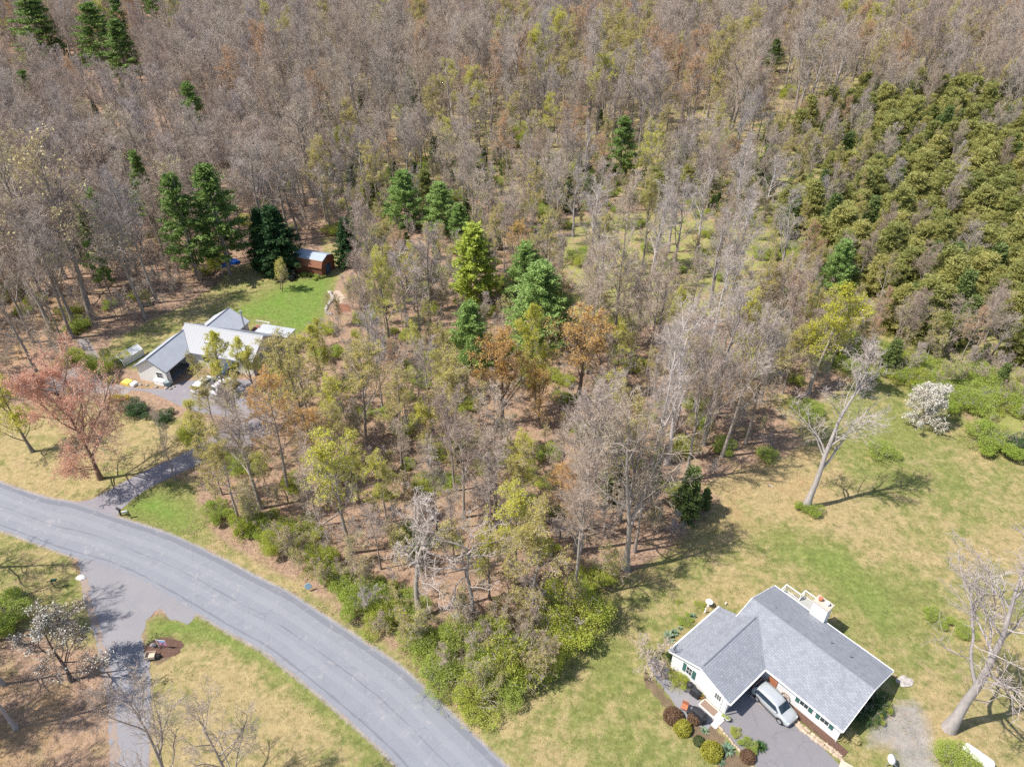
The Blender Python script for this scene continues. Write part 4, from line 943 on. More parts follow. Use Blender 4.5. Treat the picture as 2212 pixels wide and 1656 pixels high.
# ------------------------------------------------------------------ bungalow at the lower right
HR = atan2(AU[1], AU[0])
A = empty('bungalow', (F0[0], F0[1], 0), HR, 'white bungalow with grey shingled L-shaped roof at the lower right', 'house')
sl = 1.8/4.65
pent = lambda y0, y1, ym, z, zr: [(0, y0, 0), (0, y1, 0), (0, y1, z), (0, ym, zr), (0, y0, z)]
w = MB().prism([(.3, y, z) for _, y, z in pent(.45, 8.85, 4.65, 2.5+.45*sl-.14, 4.14)], (12.6, 0, 0)).build('wall', M['siding'], A)
w2 = MB().prism([(y, -5.35, z) for _, y, z in pent(-1.8, 4.7, 1.5, 2.5+.4*sl-.14, 3.75)], (0, 7.5, 0)).build('wall', M['siding'], A)
th = .13
rf = MB().prism([(0, 0, 2.5), (13.2, 0, 2.5), (13.2, 4.65, 4.3), (0, 4.65, 4.3)], (0, 0, -th)).prism([(0, 9.3, 2.5), (0, 4.65, 4.298), (13.2, 4.65, 4.298), (13.2, 9.3, 2.5)], (0, 0, -th)).build('roof', M['shx'], A)
zr = 2.5+3.65*sl
rw = MB().prism([(-2.15, -5.65, 2.5), (1.5, -5.65, zr), (1.5, 3.67, zr), (.35, 2.5, 2.5+2.5*sl), (-2.15, 2.5, 2.5)], (0, 0, -th)).prism([(5.15, -5.65, 2.5), (5.15, .02, 2.5), (1.5, 3.67, zr-.002), (1.5, -5.65, zr-.002)], (0, 0, -th)).build('roof', M['shy'], A)
MB().tube([(.5, 4.65, 4.31), (12.6, 4.65, 4.31)], .07, 6).build('ridge_vent', M['metaldark'], rf)
MB().tube([(1.5, -5.2, zr+.01), (1.5, 3.2, zr+.01)], .07, 6).build('ridge_vent', M['metaldark'], rw)
for x in (2.1, 7.9, 9.9): MB().tube([(x, 6.6-(x == 2.1)*.8, 3.4), (x, 6.6-(x == 2.1)*.8, 4.0)], .06, 8).build('vent_pipe', M['metaldark'], rf)
g_ = MB()
g_.box(0, 13.2, 9.3, 9.4, 2.37, 2.5).box(5.2, 13.2, -.11, -.003, 2.37, 2.5).box(-2.27, -2.153, -5.65, 2.5, 2.37, 2.5).box(5.153, 5.26, -5.65, -.05, 2.37, 2.5)
g_.build('gutter', M['whitetrim'], A)
rk = MB()
for x in (-.05, 13.203): rk.prism([(x, 0, 2.49), (x, 4.65, 4.29), (x, 4.65, 4.12), (x, 0, 2.32)], (.047, 0, 0)).prism([(x, 9.3, 2.49), (x, 4.65, 4.29), (x, 4.65, 4.12), (x, 9.3, 2.32)], (.047, 0, 0))
rk.prism([(-2.15, -5.70, 2.49), (1.5, -5.70, zr), (1.5, -5.70, zr-.17), (-2.15, -5.70, 2.32)], (0, .047, 0)).prism([(5.15, -5.70, 2.49), (1.5, -5.70, zr), (1.5, -5.70, zr-.17), (5.15, -5.70, 2.32)], (0, .047, 0))
rk.build('rake_board', M['whitetrim'], A)
# chimney with two pots, straddling the back eave
ch = MB().box(4.35, 5.95, 8.9, 9.95, 0, 4.55).build('chimney', M['siding'], A)
MB().box(4.28, 6.02, 8.83, 10.02, 4.553, 4.66).build('cap', M['concrete'], ch)
for x in (4.75, 5.5): MB().lathe([(.17, 0), (.2, .05), (.16, .3), (.24, .34), (.2, .42)], 12, Matrix.Translation((x, 9.42, 4.662))).build('chimney_pot', M['terracotta'] if x < 5 else M['whitetrim'], ch)
def win(par, x0, x1, y, z0, z1, shutters=None, mat='teal', out=-1, rows=2, cols=2):
    """window in a wall facing local -y"""
    f = MB(); t = .06
    f.box(x0-t, x1+t, y+out*.05, y+out*.004, z0-t, z0).box(x0-t, x1+t, y+out*.05, y+out*.004, z1, z1+t).box(x0-t, x0, y+out*.05, y+out*.004, z0, z1).box(x1, x1+t, y+out*.05, y+out*.004, z0, z1)
    for i in range(1, cols): q = x0+(x1-x0)*i/cols; f.box(q-.015, q+.015, y+out*.035, y+out*.02, z0, z1)
    for i in range(1, rows): q = z0+(z1-z0)*i/rows; f.box(x0, x1, y+out*.034, y+out*.021, q-.015, q+.015)
    fo = f.build('window', M['whitetrim'], par)
    MB().box(x0, x1, y+out*.018, y+out*.006, z0, z1).build('pane', M['glass'], fo)
    if shutters:
        for q in ((x0-t-shutters-.03, x0-t-.03), (x1+t+.03, x1+t+.03+shutters)): 
            s = MB().box(q[0], q[1], y+out*.06, y+out*.005, z0-.05, z1+.05)
            for k in range(6): s.box(q[0]+.03, q[1]-.03, y+out*.075, y+out*.061, z0+(z1-z0)*(k+.2)/6, z0+(z1-z0)*(k+.75)/6)
            s.build('shutter', M[mat], par)
win(A, 8.95, 9.75, .45, 1.0, 2.1, .38); win(A, 11.05, 11.85, .45, 1.0, 2.1, .38)
win(A, .0, .6, -5.35, 1.15, 2.25, .36)
dr = MB().box(3.3, 4.25, -5.42, -5.354, .12, 2.2).build('door', M['whitetrim'], A)
d2 = MB()
for i in range(3):
    for j in range(3): d2.box(3.44+.23*i, 3.62+.23*i, -5.435, -5.423, 1.35+.25*j, 1.55+.25*j)
d2.build('pane', M['glass'], dr); MB().ball((4.15, -5.47, 1.1), .04).build('handle', M['metaldark'], dr)
MB().box(1.3, 1.65, -5.39, -5.354, 2.9, 3.25).build('gable_vent', M['whitetrim'], A)
gd = MB().box(4.705, 4.76, -4.6, -.5, .05, 2.2).build('shaded_garage_door', M['sidingshade'], A)  # grey panel puts the shade under the eave into its colour
MB().tube([(5.0, -5.55, 2.35), (4.85, -5.5, 2.1), (4.85, -5.5, .1)], .05, 6).build('downspout', M['whitetrim'], A)
MB().tube([(13.05, -.05, 2.35), (12.98, .3, 2.1), (12.98, .3, .1)], .05, 6).build('downspout', M['whitetrim'], A)
fd = MB().box(5.6, 6.5, .38, .444, .35, 2.35).build('door', M['terracotta'], A); MB().ball((6.4, .34, 1.3), .04).build('handle', M['rim'], fd)
MB().box(4.9, 6.7, -1.0, .38, .0, .34).box(5.3, 7.0, -1.9, -1.003, .0, .18).build('porch_step', M['concrete'], A)
MB().box(12.903, 12.95, 2.6, 3.8, 1.1, 2.1).build('side_window', M['glass'], A)
# back deck
dk = MB().box(.65, 2.4, 8.87, 10.7, 1.15, 1.3).box(2.4, 4.3, 8.87, 11.55, 1.15, 1.3).build('deck', M['deckgrey'], A)
rl = MB(); path = [(.7, 9.5), (.7, 10.65), (2.45, 10.65), (2.45, 11.5), (4.25, 11.5), (4.25, 9.97)]
for i in range(len(path)-1):
    (xa, ya), (xb, yb) = path[i], path[i+1]; l = hypot(xb-xa, yb-ya)
    rl.tube([(xa, ya, 2.25), (xb, yb, 2.25)], .06, 4); rl.tube([(xa, ya, 1.45), (xb, yb, 1.45)], .03, 4)
    for k in range(int(l/.17)+1):
        s = min(1, k*.17/l); rl.tube([(xa+(xb-xa)*s, ya+(yb-ya)*s, 1.3), (xa+(xb-xa)*s, ya+(yb-ya)*s, 2.23)], .018, 4, cap=False)
for xa, ya in path: rl.tube([(xa, ya, 0), (xa, ya, 2.32)], .06, 4)
rl.build('railing', M['whitetrim'], dk)

def atA(a, b, z=0): return HA(a, b, z)
def thingA(mb, name, mat, a, b, label, cat, rz=0, group=None, smooth=False, z=0.02, **k):
    o = mb.build(name, M[mat], None, smooth, **k); o.location = (*atA(a, b)[:2], z); o.rotation_euler[2] = HR+rz; return tag(o, label, cat, group)
thingA(MB().box(-.5, .5, -.3, .3, 0, .025), 'doormat', 'orange_mat', 5.95, -.2, 'orange doormat at the bungalow front door', 'doormat', z=.342)
thingA(MB().box(-.75, .75, -.4, .4, 0, .02), 'doormat', 'brown_mat', 6.1, -1.45, 'brown mat on the lower porch step beside the silver car', 'doormat', z=.182)
thingA(MB().box(-1.0, 1.0, -.5, .5, 0, .12).box(1.0, 1.6, -1.2, .5, 0, .118), 'landing', 'paleconc', 3.6, -6.0, 'pale concrete landing outside the white side door', 'landing', z=.0)
thingA(MB().box(-.8, .8, -.38, .38, 0, .02), 'doormat', 'brown_mat', 3.5, -6.0, 'large brown mat before the white side door', 'doormat', z=.122)
# covered grills
def grill(a, b, rz, s, label):
    o = empty('covered_grill', (*atA(a, b)[:2], .01), HR+rz, label, 'grill', 'covered grills by the bungalow', s)
    c = MB(); n = 14; V = []; F = []
    prof = [(.62, .34, 0), (.66, .37, .25), (.62, .33, .8), (.72, .33, .86), (.5, .3, 1.0), (.42, .2, 1.12)]
    for ax, ay, z in prof:
        for j in range(n):
            q = 2*pi*j/n; k = (abs(cos(q))**4+abs(sin(q))**4)**-.25; V.append((ax*cos(q)*k*(1+.03*sin(5*q)), ay*sin(q)*k*(1+.04*cos(7*q)), z))
    for i in range(len(prof)-1):
        for j in range(n): F.append((i*n+j, i*n+(j+1) % n, (i+1)*n+(j+1) % n, (i+1)*n+j))
    F.append([(len(prof)-1)*n+j for j in range(n)]); c.add(V, F); c.build('cover', M['black'], o)
    MB().tube([(-.55, .28, .05), (-.55, -.28, .05)], .07, 8).tube([(.55, .28, .05), (.55, -.28, .05)], .07, 8).build('wheel', M['rubber'], o)
grill(1.75, -5.95, .1, .85, 'black covered grill against the white gable wall')
grill(3.5, -7.6, .05, 1.15, 'larger black covered grill out on the gravel patio')
o = empty('round_grill', (*atA(1.05, -5.95)[:2], .01), 0, 'round black kettle grill left of the one against the gable wall', 'grill', None)
MB().ball((0, 0, .85), (.34, .34, .3), 14, 8).build('bowl', M['black'], o, True)
for i in range(3): MB().tube([(.15*cos(i*2.1), .15*sin(i*2.1), .65), (.35*cos(i*2.1), .35*sin(i*2.1), 0)], .02, 6).build('leg', M['metaldark'], o)
c_ = empty('garden_chair', (*atA(2.0, -7.9)[:2], 0), HR+.4, 'rust-orange garden chair beside the patio grill', 'chair')
MB().box(-.3, .3, -.3, .3, .4, .46).build('seat', M['terracotta'], c_); MB().box(-.3, .3, .27, .32, .46, .95).build('backrest', M['terracotta'], c_)
for x in (-.27, .27):
    for y in (-.27, .27): MB().tube([(x, y, 0), (x, y, .42)], .025, 6).build('leg', M['metaldark'], c_)
o = thingA(MB().box(-.25, .25, -.25, .25, 0, .5), 'black_bin', 'black', 2.7, -7.85, 'small black bin between the garden chair and the patio grill', 'bin', bevel=.04)
for a, b, m_, lb in ((2.35, -5.7, 'terracotta', 'terracotta pot with a plant at the gable wall'), (4.95, -5.85, 'whitetrim', 'white urn planter at the corner by the side door'), (5.35, -5.7, 'paleconc', 'pale stone pot beside the white urn')):
    p = empty('flower_pot', (*atA(a, b)[:2], .12 if a > 4 else .01), 0, lb, 'plant pot'); MB().lathe([(.14, 0), (.22, .32), (.25, .34), (.25, .38), (.2, .38), (.18, .3)], 14).build('pot', M[m_], p, True)
    V, Qd = cards(np.random.default_rng(int(a*10)), np.random.default_rng(3).normal([0, 0, .48], [.11, .11, .08], (90, 3)), .12, .5); o = bpy.data.objects.new('foliage', mesh_np('foliage', V, Qd, mats=[M['green']])); link(o, p)
# wagon wheel leaning on the front wall
wh = empty('wagon_wheel', (*atA(7.6, .2)[:2], .02), HR, 'wagon wheel leaning on the front wall behind the silver car', 'wheel'); wh.rotation_euler[0] = radians(-12)
t_ = MB(); t_.tube([(.45*cos(2*pi*i/24), 0, .48+.45*sin(2*pi*i/24)) for i in range(25)], .04, 6, cap=False).build('rim', M['wood'], wh)
t_ = MB(); [t_.tube([(0, 0, .48), (.43*cos(i*pi/4), 0, .48+.43*sin(i*pi/4))], .02, 5) for i in range(8)]; t_.build('spokes', M['wood'], wh); MB().ball((0, 0, .48), .09).build('hub', M['wood'], wh)
# stone edging, mulch strip
rs_ = random.Random(4)
def stones(pts, n, r, label, name='stone_edging', mat='stone'):
    mb = MB()
    for i in range(n):
        s = i/(n-1)*(len(pts)-1); k = min(int(s), len(pts)-2); u = s-k
        x = pts[k][0]+(pts[k+1][0]-pts[k][0])*u+rs_.uniform(-.05, .05); y = pts[k][1]+(pts[k+1][1]-pts[k][1])*u+rs_.uniform(-.05, .05)
        q = r*rs_.uniform(.7, 1.25); mb.ball((x, y, q*.35), (q, q*rs_.uniform(.7, 1.2), q*.7), 7, 5, None, .16, rs_)
    return tag(mb.build(name, M[mat]), label, 'edging' if name == 'stone_edging' else 'rocks')
stones([atA(7.2, -.95), atA(10.5, -1.05), atA(14.3, -.75)], 48, .19, 'double row of tan stones between the front wall bed and the asphalt')
stones([atA(7.2, -.6), atA(10.5, -.7), atA(14.0, -.45)], 40, .17, 'inner row of tan stones along the brown wall bed')
stones([atA(5.0, -6.7), atA(9, -7.35), atA(13, -7.75), atA(18, -8.15), atA(24, -8.8)], 95, .13, 'row of tan stones along the lower edge of the bungalow driveway')
for a, rr, lb in ((0, 0, ''),) and (): pass
thingA(MB().box(6.8, 14.2, -.35, .42, 0, .06), 'wall_bed', 'mulchm', 0, 0, 'brown mulch bed along the front wall', 'garden bed', z=0)
thingA(MB().box(-.9, .9, -.5, .5, 0, .35), 'retaining_block', 'palewood', 15.2, -1.2, 'tan block at the end of the stone edging', 'block', rz=.25, bevel=.05)
thingA(MB().tube([(0, 0, .1), (3.2, -2.6, .1), (5, -4.2, .1)], .1, 6), 'landscape_timber', 'wood', 16.0, -1.3, 'dark timber edging running down from the tan block', 'timber')
# clipped bushes
def clipped(a, b, r, mat, label, flat=.8, seed=1):
    rng = np.random.default_rng(seed); o = empty('clipped_bush', (*atA(a, b)[:2], 0), 0, label, 'bush', 'clipped bushes along the bungalow bed')
    PLACED.append((*atA(a, b)[:2], r))
    n = int(2600*r*r)+500; d = nrm(rng.normal(size=(n, 3))); d[:, 2] = np.abs(d[:, 2])*1.0-.25
    d = nrm(d); P = d*r*rng.uniform(.86, 1.03, (n, 1))*np.array([1, 1, flat])+np.array([0, 0, r*.3]); P[:, 2] = np.maximum(P[:, 2], .03)
    V, Qd = cards(rng, P, .13, .65, 0, d, 1.2); link(bpy.data.objects.new('foliage', mesh_np('foliage', V, Qd, mats=[M[mat]])), o)
    MB().ball((0, 0, r*.3), (r*.82, r*.82, r*.82*flat), 14, 8, None, .05).build('branches', M[mat], o, True)
def bushpix(x, y, r, mat, label, seed):
    Xg, Yg = G(*c3(x, y)); dx, dy = Xg-F0[0], Yg-F0[1]; clipped(dx*AU[0]+dy*AU[1], dx*AV[0]+dy*AV[1], r, mat, label, .85, seed)
bushpix(300, 1275, .92, 'boxred', 'largest brown clipped bush left of the gravel patio', 1)
bushpix(372, 1365, .85, 'boxwood', 'olive-yellow clipped ball beside the largest brown bush', 2)
bushpix(462, 1290, .64, 'boxred', 'brown clipped bush between the patio and the olive-yellow ball', 3)
bushpix(497, 1460, .52, 'boxdark', 'smallest dark clipped bush in the bed below the patio', 4)
bushpix(595, 1545, .98, 'boxwood', 'largest olive-yellow clipped ball near the bottom edge', 5)
bushpix(868, 1580, .68, 'boxred', 'brown clipped bush close to the driveway stones', 6)
def rosette(x, y, r, label, mat='yucca', n=70, conv=c3):
    rng = np.random.default_rng(int(x)); Xg, Yg = G(*conv(x, y)); az = rng.uniform(0, 2*pi, n); el = rng.uniform(.15, 1.3, n)
    D = np.stack([np.cos(az)*np.cos(el), np.sin(az)*np.cos(el), np.sin(el)], 1); s = np.stack([-np.sin(az), np.cos(az), 0*az], 1)*.045*r/.6
    L = (r*rng.uniform(.7, 1.1, n))[:, None]; P0 = D*.05
    mid = P0+D*L*.5; tip = P0+D*L*np.array([1, 1, .8])
    V = np.stack([P0-s*.6, mid-s, tip, mid+s], 1).reshape(-1, 3)
    o = bpy.data.objects.new('spiky_plant', mesh_np('spiky_plant', V, np.arange(n*4).reshape(n, 4), mats=[M[mat]])); o.location = (Xg, Yg, .02); link(o); tag(o, label, 'plant')
rosette(270, 668, .85, 'spiky yucca at the upper left side of the bungalow roof'); rosette(310, 632, .6, 'blue-grey spiky plant right of the yucca')
rosette(452, 503, .5, 'small bluish rosette above the bungalow wing'); rosette(355, 598, .35, 'tiny rosette between the yucca and the bluish one')
rosette(660, 1615, .5, 'bluish agave rosette at the bottom edge'); rosette(715, 1520, .8, 'grey-green spiky plant right of the largest olive ball', 'yucca', 110)
rosette(540, 1375, .5, 'grey-green spiky plant below the garden chair'); rosette(965, 1500, .7, 'dark green spreading plant by the driveway stones', 'dark_leaf', 90)
def bed(kind, x, y, h, label, w=1.0, conv=c3):
    Xg, Yg = G(*conv(x, y)); PLACED.append((Xg, Yg, .6)); plant(kind, Xg, Yg, h, label, wide=w)
bed('greenshrub', 880, 1495, .9, 'bright green perennial clump by the driveway stones', 1.2); bed('limeshrub', 780, 1395, .55, 'low yellow-green clump at the patio corner', 1.6)
bed('greenshrub', 400, 545, .5, 'low bright green clump beside the bungalow wing', 2.2); bed('limeshrub', 500, 425, .4, 'flat lime ground plant near the birdbath', 2.4)
bed('limeshrub', 345, 395, .35, 'tiny dark clump on the lawn left of the birdbath', 1.4)
bed('darkshrub', 1835, 1200, 1.7, 'dark evergreen shrub at the right gable of the bungalow', 1.1); bed('darkshrub', 1770, 1285, 1.6, 'second dark evergreen shrub at the right gable', 1.1)
bed('limeshrub', 1905, 1205, 1.4, 'yellow-green shrub on the gravel side of the gable', .9); bed('limeshrub', 1830, 1300, 1.3, 'yellow-green shrub nearest the front corner of the gable', .9)
bed('browngrass', 1640, 1430, .9, 'brown dried plants at the bungalow front corner', 1.4); bed('limeshrub', 330, 1010, 1.3, 'bare-looking lilac shrub left of the gable wall', 1.2)
bed('sapling', 130, 930, 4.6, 'large grey leafless shrub left of the bungalow wing', 1.5); bed('sapling', 215, 1000, 2.6, 'smaller grey leafless shrub below the large one', 1.3)
bed('darkshrub', 285, 830, 1.0, 'dark green shrub at the left corner of the bungalow wing', .8)
# birdbath, garden statue, dish, gas tank, boulder
def pg(x, y): return G(*c3(x, y))
bb = empty('birdbath', (*pg(570, 425), 0), 0, 'white birdbath on the lawn above the bungalow wing', 'birdbath'); MB().lathe([(.2, 0), (.09, .1), (.08, .6), (.12, .68)], 12).build('pedestal', M['whiteplastic'], bb, True); MB().lathe([(.1, .68), (.38, .76), (.4, .8), (.33, .78), (.1, .73)], 18).build('bowl', M['whiteplastic'], bb, True)
tag(MB().lathe([(.13, 0), (.11, .25), (.07, .55), (.1, .68), (.02, .8)], 10, Matrix.Translation((*pg(545, 475), 0))).build('garden_statue', M['whiteplastic'], None, True), 'small white statue just below the birdbath', 'statue')
tag(MB().lathe([(.1, 0), (.08, .3), (.03, .5)], 10, Matrix.Translation((*pg(700, 415), 0))).build('garden_stake', M['whiteplastic'], None, True), 'tiny white marker right of the birdbath', 'marker')
ds = empty('satellite_dish', (*pg(1925, 1640), 0), .6, 'white satellite dish on a pole at the bottom edge', 'dish'); MB().tube([(0, 0, 0), (0, 0, 1.2)], .04, 8).build('pole', M['rim'], ds)
Mx = Matrix.Translation((0, -.1, 1.35)) @ Matrix.Rotation(radians(35), 4, 'X'); MB().lathe([(.02, .1), (.25, .06), (.45, 0), (.44, -.02), (.25, .035), (.02, .075)], 20, Mx).build('dish', M['whiteplastic'], ds, True); MB().tube([(0, -.3, 1.0), (-.35, -.75, 1.5)], .02, 6).build('arm', M['rim'], ds)
tx, ty_ = G(2108, 1640); tk = empty('propane_tank', (tx, ty_, 0), radians(-48), 'white horizontal propane tank at the lower right corner', 'gas tank')
MB().lathe([(.02, -1.35), (.3, -1.28), (.45, -1.1), (.48, -.9), (.48, .9), (.45, 1.1), (.3, 1.28), (.02, 1.35)], 18, Matrix.Translation((0, 0, .6)) @ Matrix.Rotation(pi/2, 4, 'Z'), axis='y').build('tank', M['whiteplastic'], tk, True)
MB().lathe([(.15, 1.05), (.15, 1.2), (.05, 1.24)], 12).build('dome', M['whiteplastic'], tk, True)
for x in (-.8, .8): MB().box(x-.1, x+.1, -.35, .35, 0, .16).build('foot', M['paleconc'], tk)
tag(MB().ball((*pg(2065, 1000), .06), (.8, .6, .1), 14, 6, None, .25).build('stone_slab', M['rock'], None), 'broken pale concrete patch on the gravel right of the bungalow', 'slab')
tag(MB().box(-.1, .1, -.1, .1, 0, .35, Matrix.Translation((*pg(1985, 965), 0))).build('wooden_stump', M['wood'], None), 'small brown post stub at the back right corner of the bungalow', 'post')

# ------------------------------------------------------------------ cars
def make_car(name, X, Y, rz, paint, label, L=4.4, pick=False, sc=1.0):
    o = empty(name, (X, Y, .02), rz, label, 'car', None, sc)
    st = [(-2.2, .66, .42, .70, .72, .50, .78), (-2.14, .80, .30, .84, .95, .60, 1.08), (-1.98, .86, .26, .90, 1.02, .64, 1.30), (-1.72, .88, .25, .91, 1.03, .64, 1.56), (-1.3, .88, .25, .92, 1.02, .66, 1.64),
          (-.5, .88, .25, .92, 1.0, .67, 1.67), (.2, .88, .25, .92, .99, .66, 1.64), (.62, .88, .25, .91, .98, .63, 1.53), (1.02, .88, .25, .91, .97, .68, 1.18), (1.25, .87, .25, .90, .95, .74, 1.04), (1.65, .86, .25, .88, .90, .70, .99), (1.98, .82, .27, .83, .80, .62, .90), (2.14, .74, .32, .75, .68, .5, .74), (2.2, .62, .42, .62, .55, .4, .58)]
    V = []; F = []
    for x, wb, zb, ws, zs, wr_, zr_ in st:
        half = [(0, zb), (wb*.8, zb), (wb, zb+.08), (ws, (zb+zs)/2), (ws*.985, zs), (wr_+(ws-wr_)*.12, zs+(zr_-zs)*.82), (wr_*.86, zr_-.012), (0, zr_+.02)]
        ring = [(x, a, z) for a, z in half]+[(x, -a, z) for a, z in half[-2:0:-1]]
        V += ring; k = len(ring)
    for i in range(len(st)-1):
        for j in range(k): F.append((i*k+j, i*k+(j+1) % k, (i+1)*k+(j+1) % k, (i+1)*k+j))
    F.append(list(range(k))[::-1]); F.append([(len(st)-1)*k+j for j in range(k)])
    body = MB().add(V, F).build('body', M[paint], o, True); sb = body.modifiers.new('s', 'SUBSURF'); sb.levels = sb.render_levels = 1
    MB().prism([(1.20, -.66, 1.085), (1.20, .66, 1.085), (.66, .58, 1.545), (.66, -.58, 1.545)], (.016, 0, .02)).build('windshield', M['glassblue'], o)
    MB().prism([(-2.05, -.6, 1.15), (-2.05, .6, 1.15), (-1.78, .55, 1.52), (-1.78, -.55, 1.52)], (-.03, 0, .012)).build('rear_window', M['glassblue'], o)
    for s in (-1, 1):
        MB().prism([(-1.75, s*.885, 1.07), (-1.6, s*.73, 1.46), (-.5, s*.735, 1.53), (.45, s*.73, 1.48), (.98, s*.85, 1.08)], (0, s*.022, .0)).build('side_window', M['glassblue'], o)
        MB().box(.62, .82, s*.93-.07, s*.93+.07, 1.0, 1.12).build('mirror', M[paint], o, bevel=.03)
        MB().ball((2.02, s*.6, .74), (.14, .15, .07), 10, 6).build('headlight', M['lamp'], o, True)
        MB().ball((-2.1, s*.66, .95), (.08, .12, .12), 8, 6).build('tail_light', M['redlamp'], o, True)
        MB().box(-1.1, 1.05, s*.905-.03, s*.905+.03, .24, .36).build('sill', M['cargrey'], o)
        MB().tube([(-1.5, s*.58, 1.67), (-.5, s*.58, 1.72), (.3, s*.56, 1.67)], .018, 5).build('roof_rail', M['rim'], o)
        for x in (-1.35, 1.35):
            T_ = Matrix.Translation((x, s*.82, .34))
            wl = MB().lathe([(.2, -.1), (.33, -.1), (.35, -.06), (.35, .06), (.33, .1), (.2, .1)], 20, T_, 'y').build('wheel', M['rubber'], o, True)
            MB().lathe([(.02, -.115), (.21, -.105), (.21, .105), (.02, .115)], 16, T_, 'y').build('rim', M['rim'], wl)
            MB().tube([(x+.40*cos(q), s*.905, .36+.40*sin(q)) for q in [i*pi/10 for i in range(11)]], .035, 5).build('wheel_arch', M['cargrey'], o)
    MB().box(2.12, 2.2, -.45, .45, .42, .62).build('grille', M['cargrey'], o, bevel=.02)
    MB().box(-2.24, -2.17, -.28, .28, .68, .8).build('number_plate', M['whitetrim'], o)
    return o
r0 = G(*c3(968, 1050), .8); f0_ = G(*c3(1190, 1272), .7); cx_, cy_ = (r0[0]+f0_[0])/2, (r0[1]+f0_[1])/2
make_car('parked_car', cx_, cy_, atan2(f0_[1]-r0[1], f0_[0]-r0[0]), 'silver', 'silver compact SUV parked in the inner corner of the bungalow')
# ------------------------------------------------------------------ long grey-roofed house on the left
B0 = (-53.6, 100.1); BR = radians(-15.7)
def HB(a, b): return (B0[0]+a*cos(BR)-b*sin(BR), B0[1]+a*sin(BR)+b*cos(BR))
B = empty('ranch_house', (*B0, 0), BR, 'long white house with pale grey metal roofs on the left', 'house')
MB().prism([(.3, y, z) for y, z in ((-3.9, 0), (4.1, 0), (4.1, 2.75), (0, 5.02), (-3.9, 2.75))], (13.9, 0, 0)).build('wall', M['sidingB'], B)
sB = 2.5/4.2
mr = MB().prism([(0, -4.2, 2.7), (14.5, -4.2, 2.7), (14.5, 0, 5.2), (0, 0, 5.2)], (0, 0, -.12)).prism([(0, 4.4, 2.62), (0, 0, 5.198), (14.5, 0, 5.198), (14.5, 4.4, 2.62)], (0, 0, -.12)).build('roof', M['metalroof'], B)
MB().tube([(-.02, 0, 5.2), (14.52, 0, 5.2)], .09, 6).build('ridge_cap', M['metalplain'], mr)
MB().prism([(5.0, -2.5, 5.2-2.5*sB+.08), (6.1, -2.5, 5.2-2.5*sB+.08), (6.1, -1.4, 5.2-1.4*sB+.08), (5.0, -1.4, 5.2-1.4*sB+.08)], (0, 0, -.07)).build('skylight', M['frame'], mr)
MB().prism([(5.14, -2.36, 5.2-2.36*sB+.1), (5.96, -2.36, 5.2-2.36*sB+.1), (5.96, -1.54, 5.2-1.54*sB+.1), (5.14, -1.54, 5.2-1.54*sB+.1)], (0, 0, -.015)).build('skylight_pane', M['whiteplastic'], mr)
wr2 = MB().prism([(-2.9, -10, 2.6), (.25, -10, 4.6), (.25, -.98, 4.6), (-2.9, -.98, 2.6)], (0, 0, -.12)).prism([(3.1, -10, 2.66), (3.1, -4.18, 2.66), (.25, -.99, 4.598), (.25, -10, 4.598)], (0, 0, -.12)).build('roof', M['metalplain'], B)
MB().tube([(.25, -10.02, 4.61), (.25, -1, 4.61)], .08, 6).build('ridge_cap', M['metaldark'], wr2)
MB().tube([(3.1, -4.2, 2.68), (.25, -1.0, 4.61)], .07, 6).build('valley_flashing', M['metaldark'], wr2)
ww = MB().prism([(x, -9.7, z) for x, z in ((-2.55, 0), (2.75, 0), (2.75, 2.72), (.25, 4.42), (-2.55, 2.66))], (0, .15, 0)).box(-2.55, -2.4, -9.54, -3.9, 0, 2.6).box(2.6, 2.75, -9.54, -8.9, 0, 2.6).box(2.6, 2.75, -4.6, -3.92, 0, 2.6).box(2.6, 2.75, -8.9, -4.6, 2.3, 2.6).build('wall', M['sidingB'], B)
MB().box(-2.4, 2.6, -9.5, -3.95, .02, .04).build('garage_floor', M['metaldark'], B)
MB().box(3.1, 3.22, -10, -4.2, 2.5, 2.66).box(-3.02, -2.9, -10, -1, 2.44, 2.6).box(3.2, 14.5, -4.32, -4.2, 2.56, 2.7).build('gutter', M['metaldark'], B)
MB().prism([(-2.9, -10.06, 2.62), (.25, -10.06, 4.62), (.25, -10.06, 4.4), (-2.9, -10.06, 2.4)], (0, .05, 0)).prism([(3.1, -10.06, 2.67), (.25, -10.06, 4.62), (.25, -10.06, 4.4), (3.1, -10.06, 2.44)], (0, .05, 0)).build('rake_board', M['metaldark'], B)
win(B, .95, 1.95, -9.7, 1.15, 2.15); win(B, 5.2, 6.2, -3.9, 1.0, 2.1); win(B, 10.6, 11.8, -3.9, 1.0, 2.1)
MB().tube([(3.15, -9.95, 2.5), (2.85, -9.75, 2.2), (2.85, -9.75, .05)], .06, 6).build('downspout', M['metaldark'], B)
MB().box(14.203, 14.26, -3.9, 4.1, 0, 2.7).build('shaded_gable_panel', M['sidingshade'], B)  # darker siding paints in the shade of the sunless gable end
rr_ = MB().prism([(.2, 0, 2.9), (3.7, 0, 5.0), (3.7, 6.8, 5.0), (.2, 6.8, 2.9)], (0, 0, -.12)).prism([(7.2, 0, 2.9), (7.2, 6.8, 2.9), (3.7, 6.8, 4.998), (3.7, 0, 4.998)], (0, 0, -.12)).build('roof', M['metalplain'], B)
MB().tube([(3.7, .3, 5.01), (3.7, 6.85, 5.01)], .08, 6).build('ridge_cap', M['metaldark'], rr_)
MB().prism([(x, 4.0, z) for x, z in ((.5, 0), (6.9, 0), (6.9, 2.95), (3.7, 4.86), (.5, 2.95))], (0, 2.5, 0)).build('wall', M['sidingB'], B)
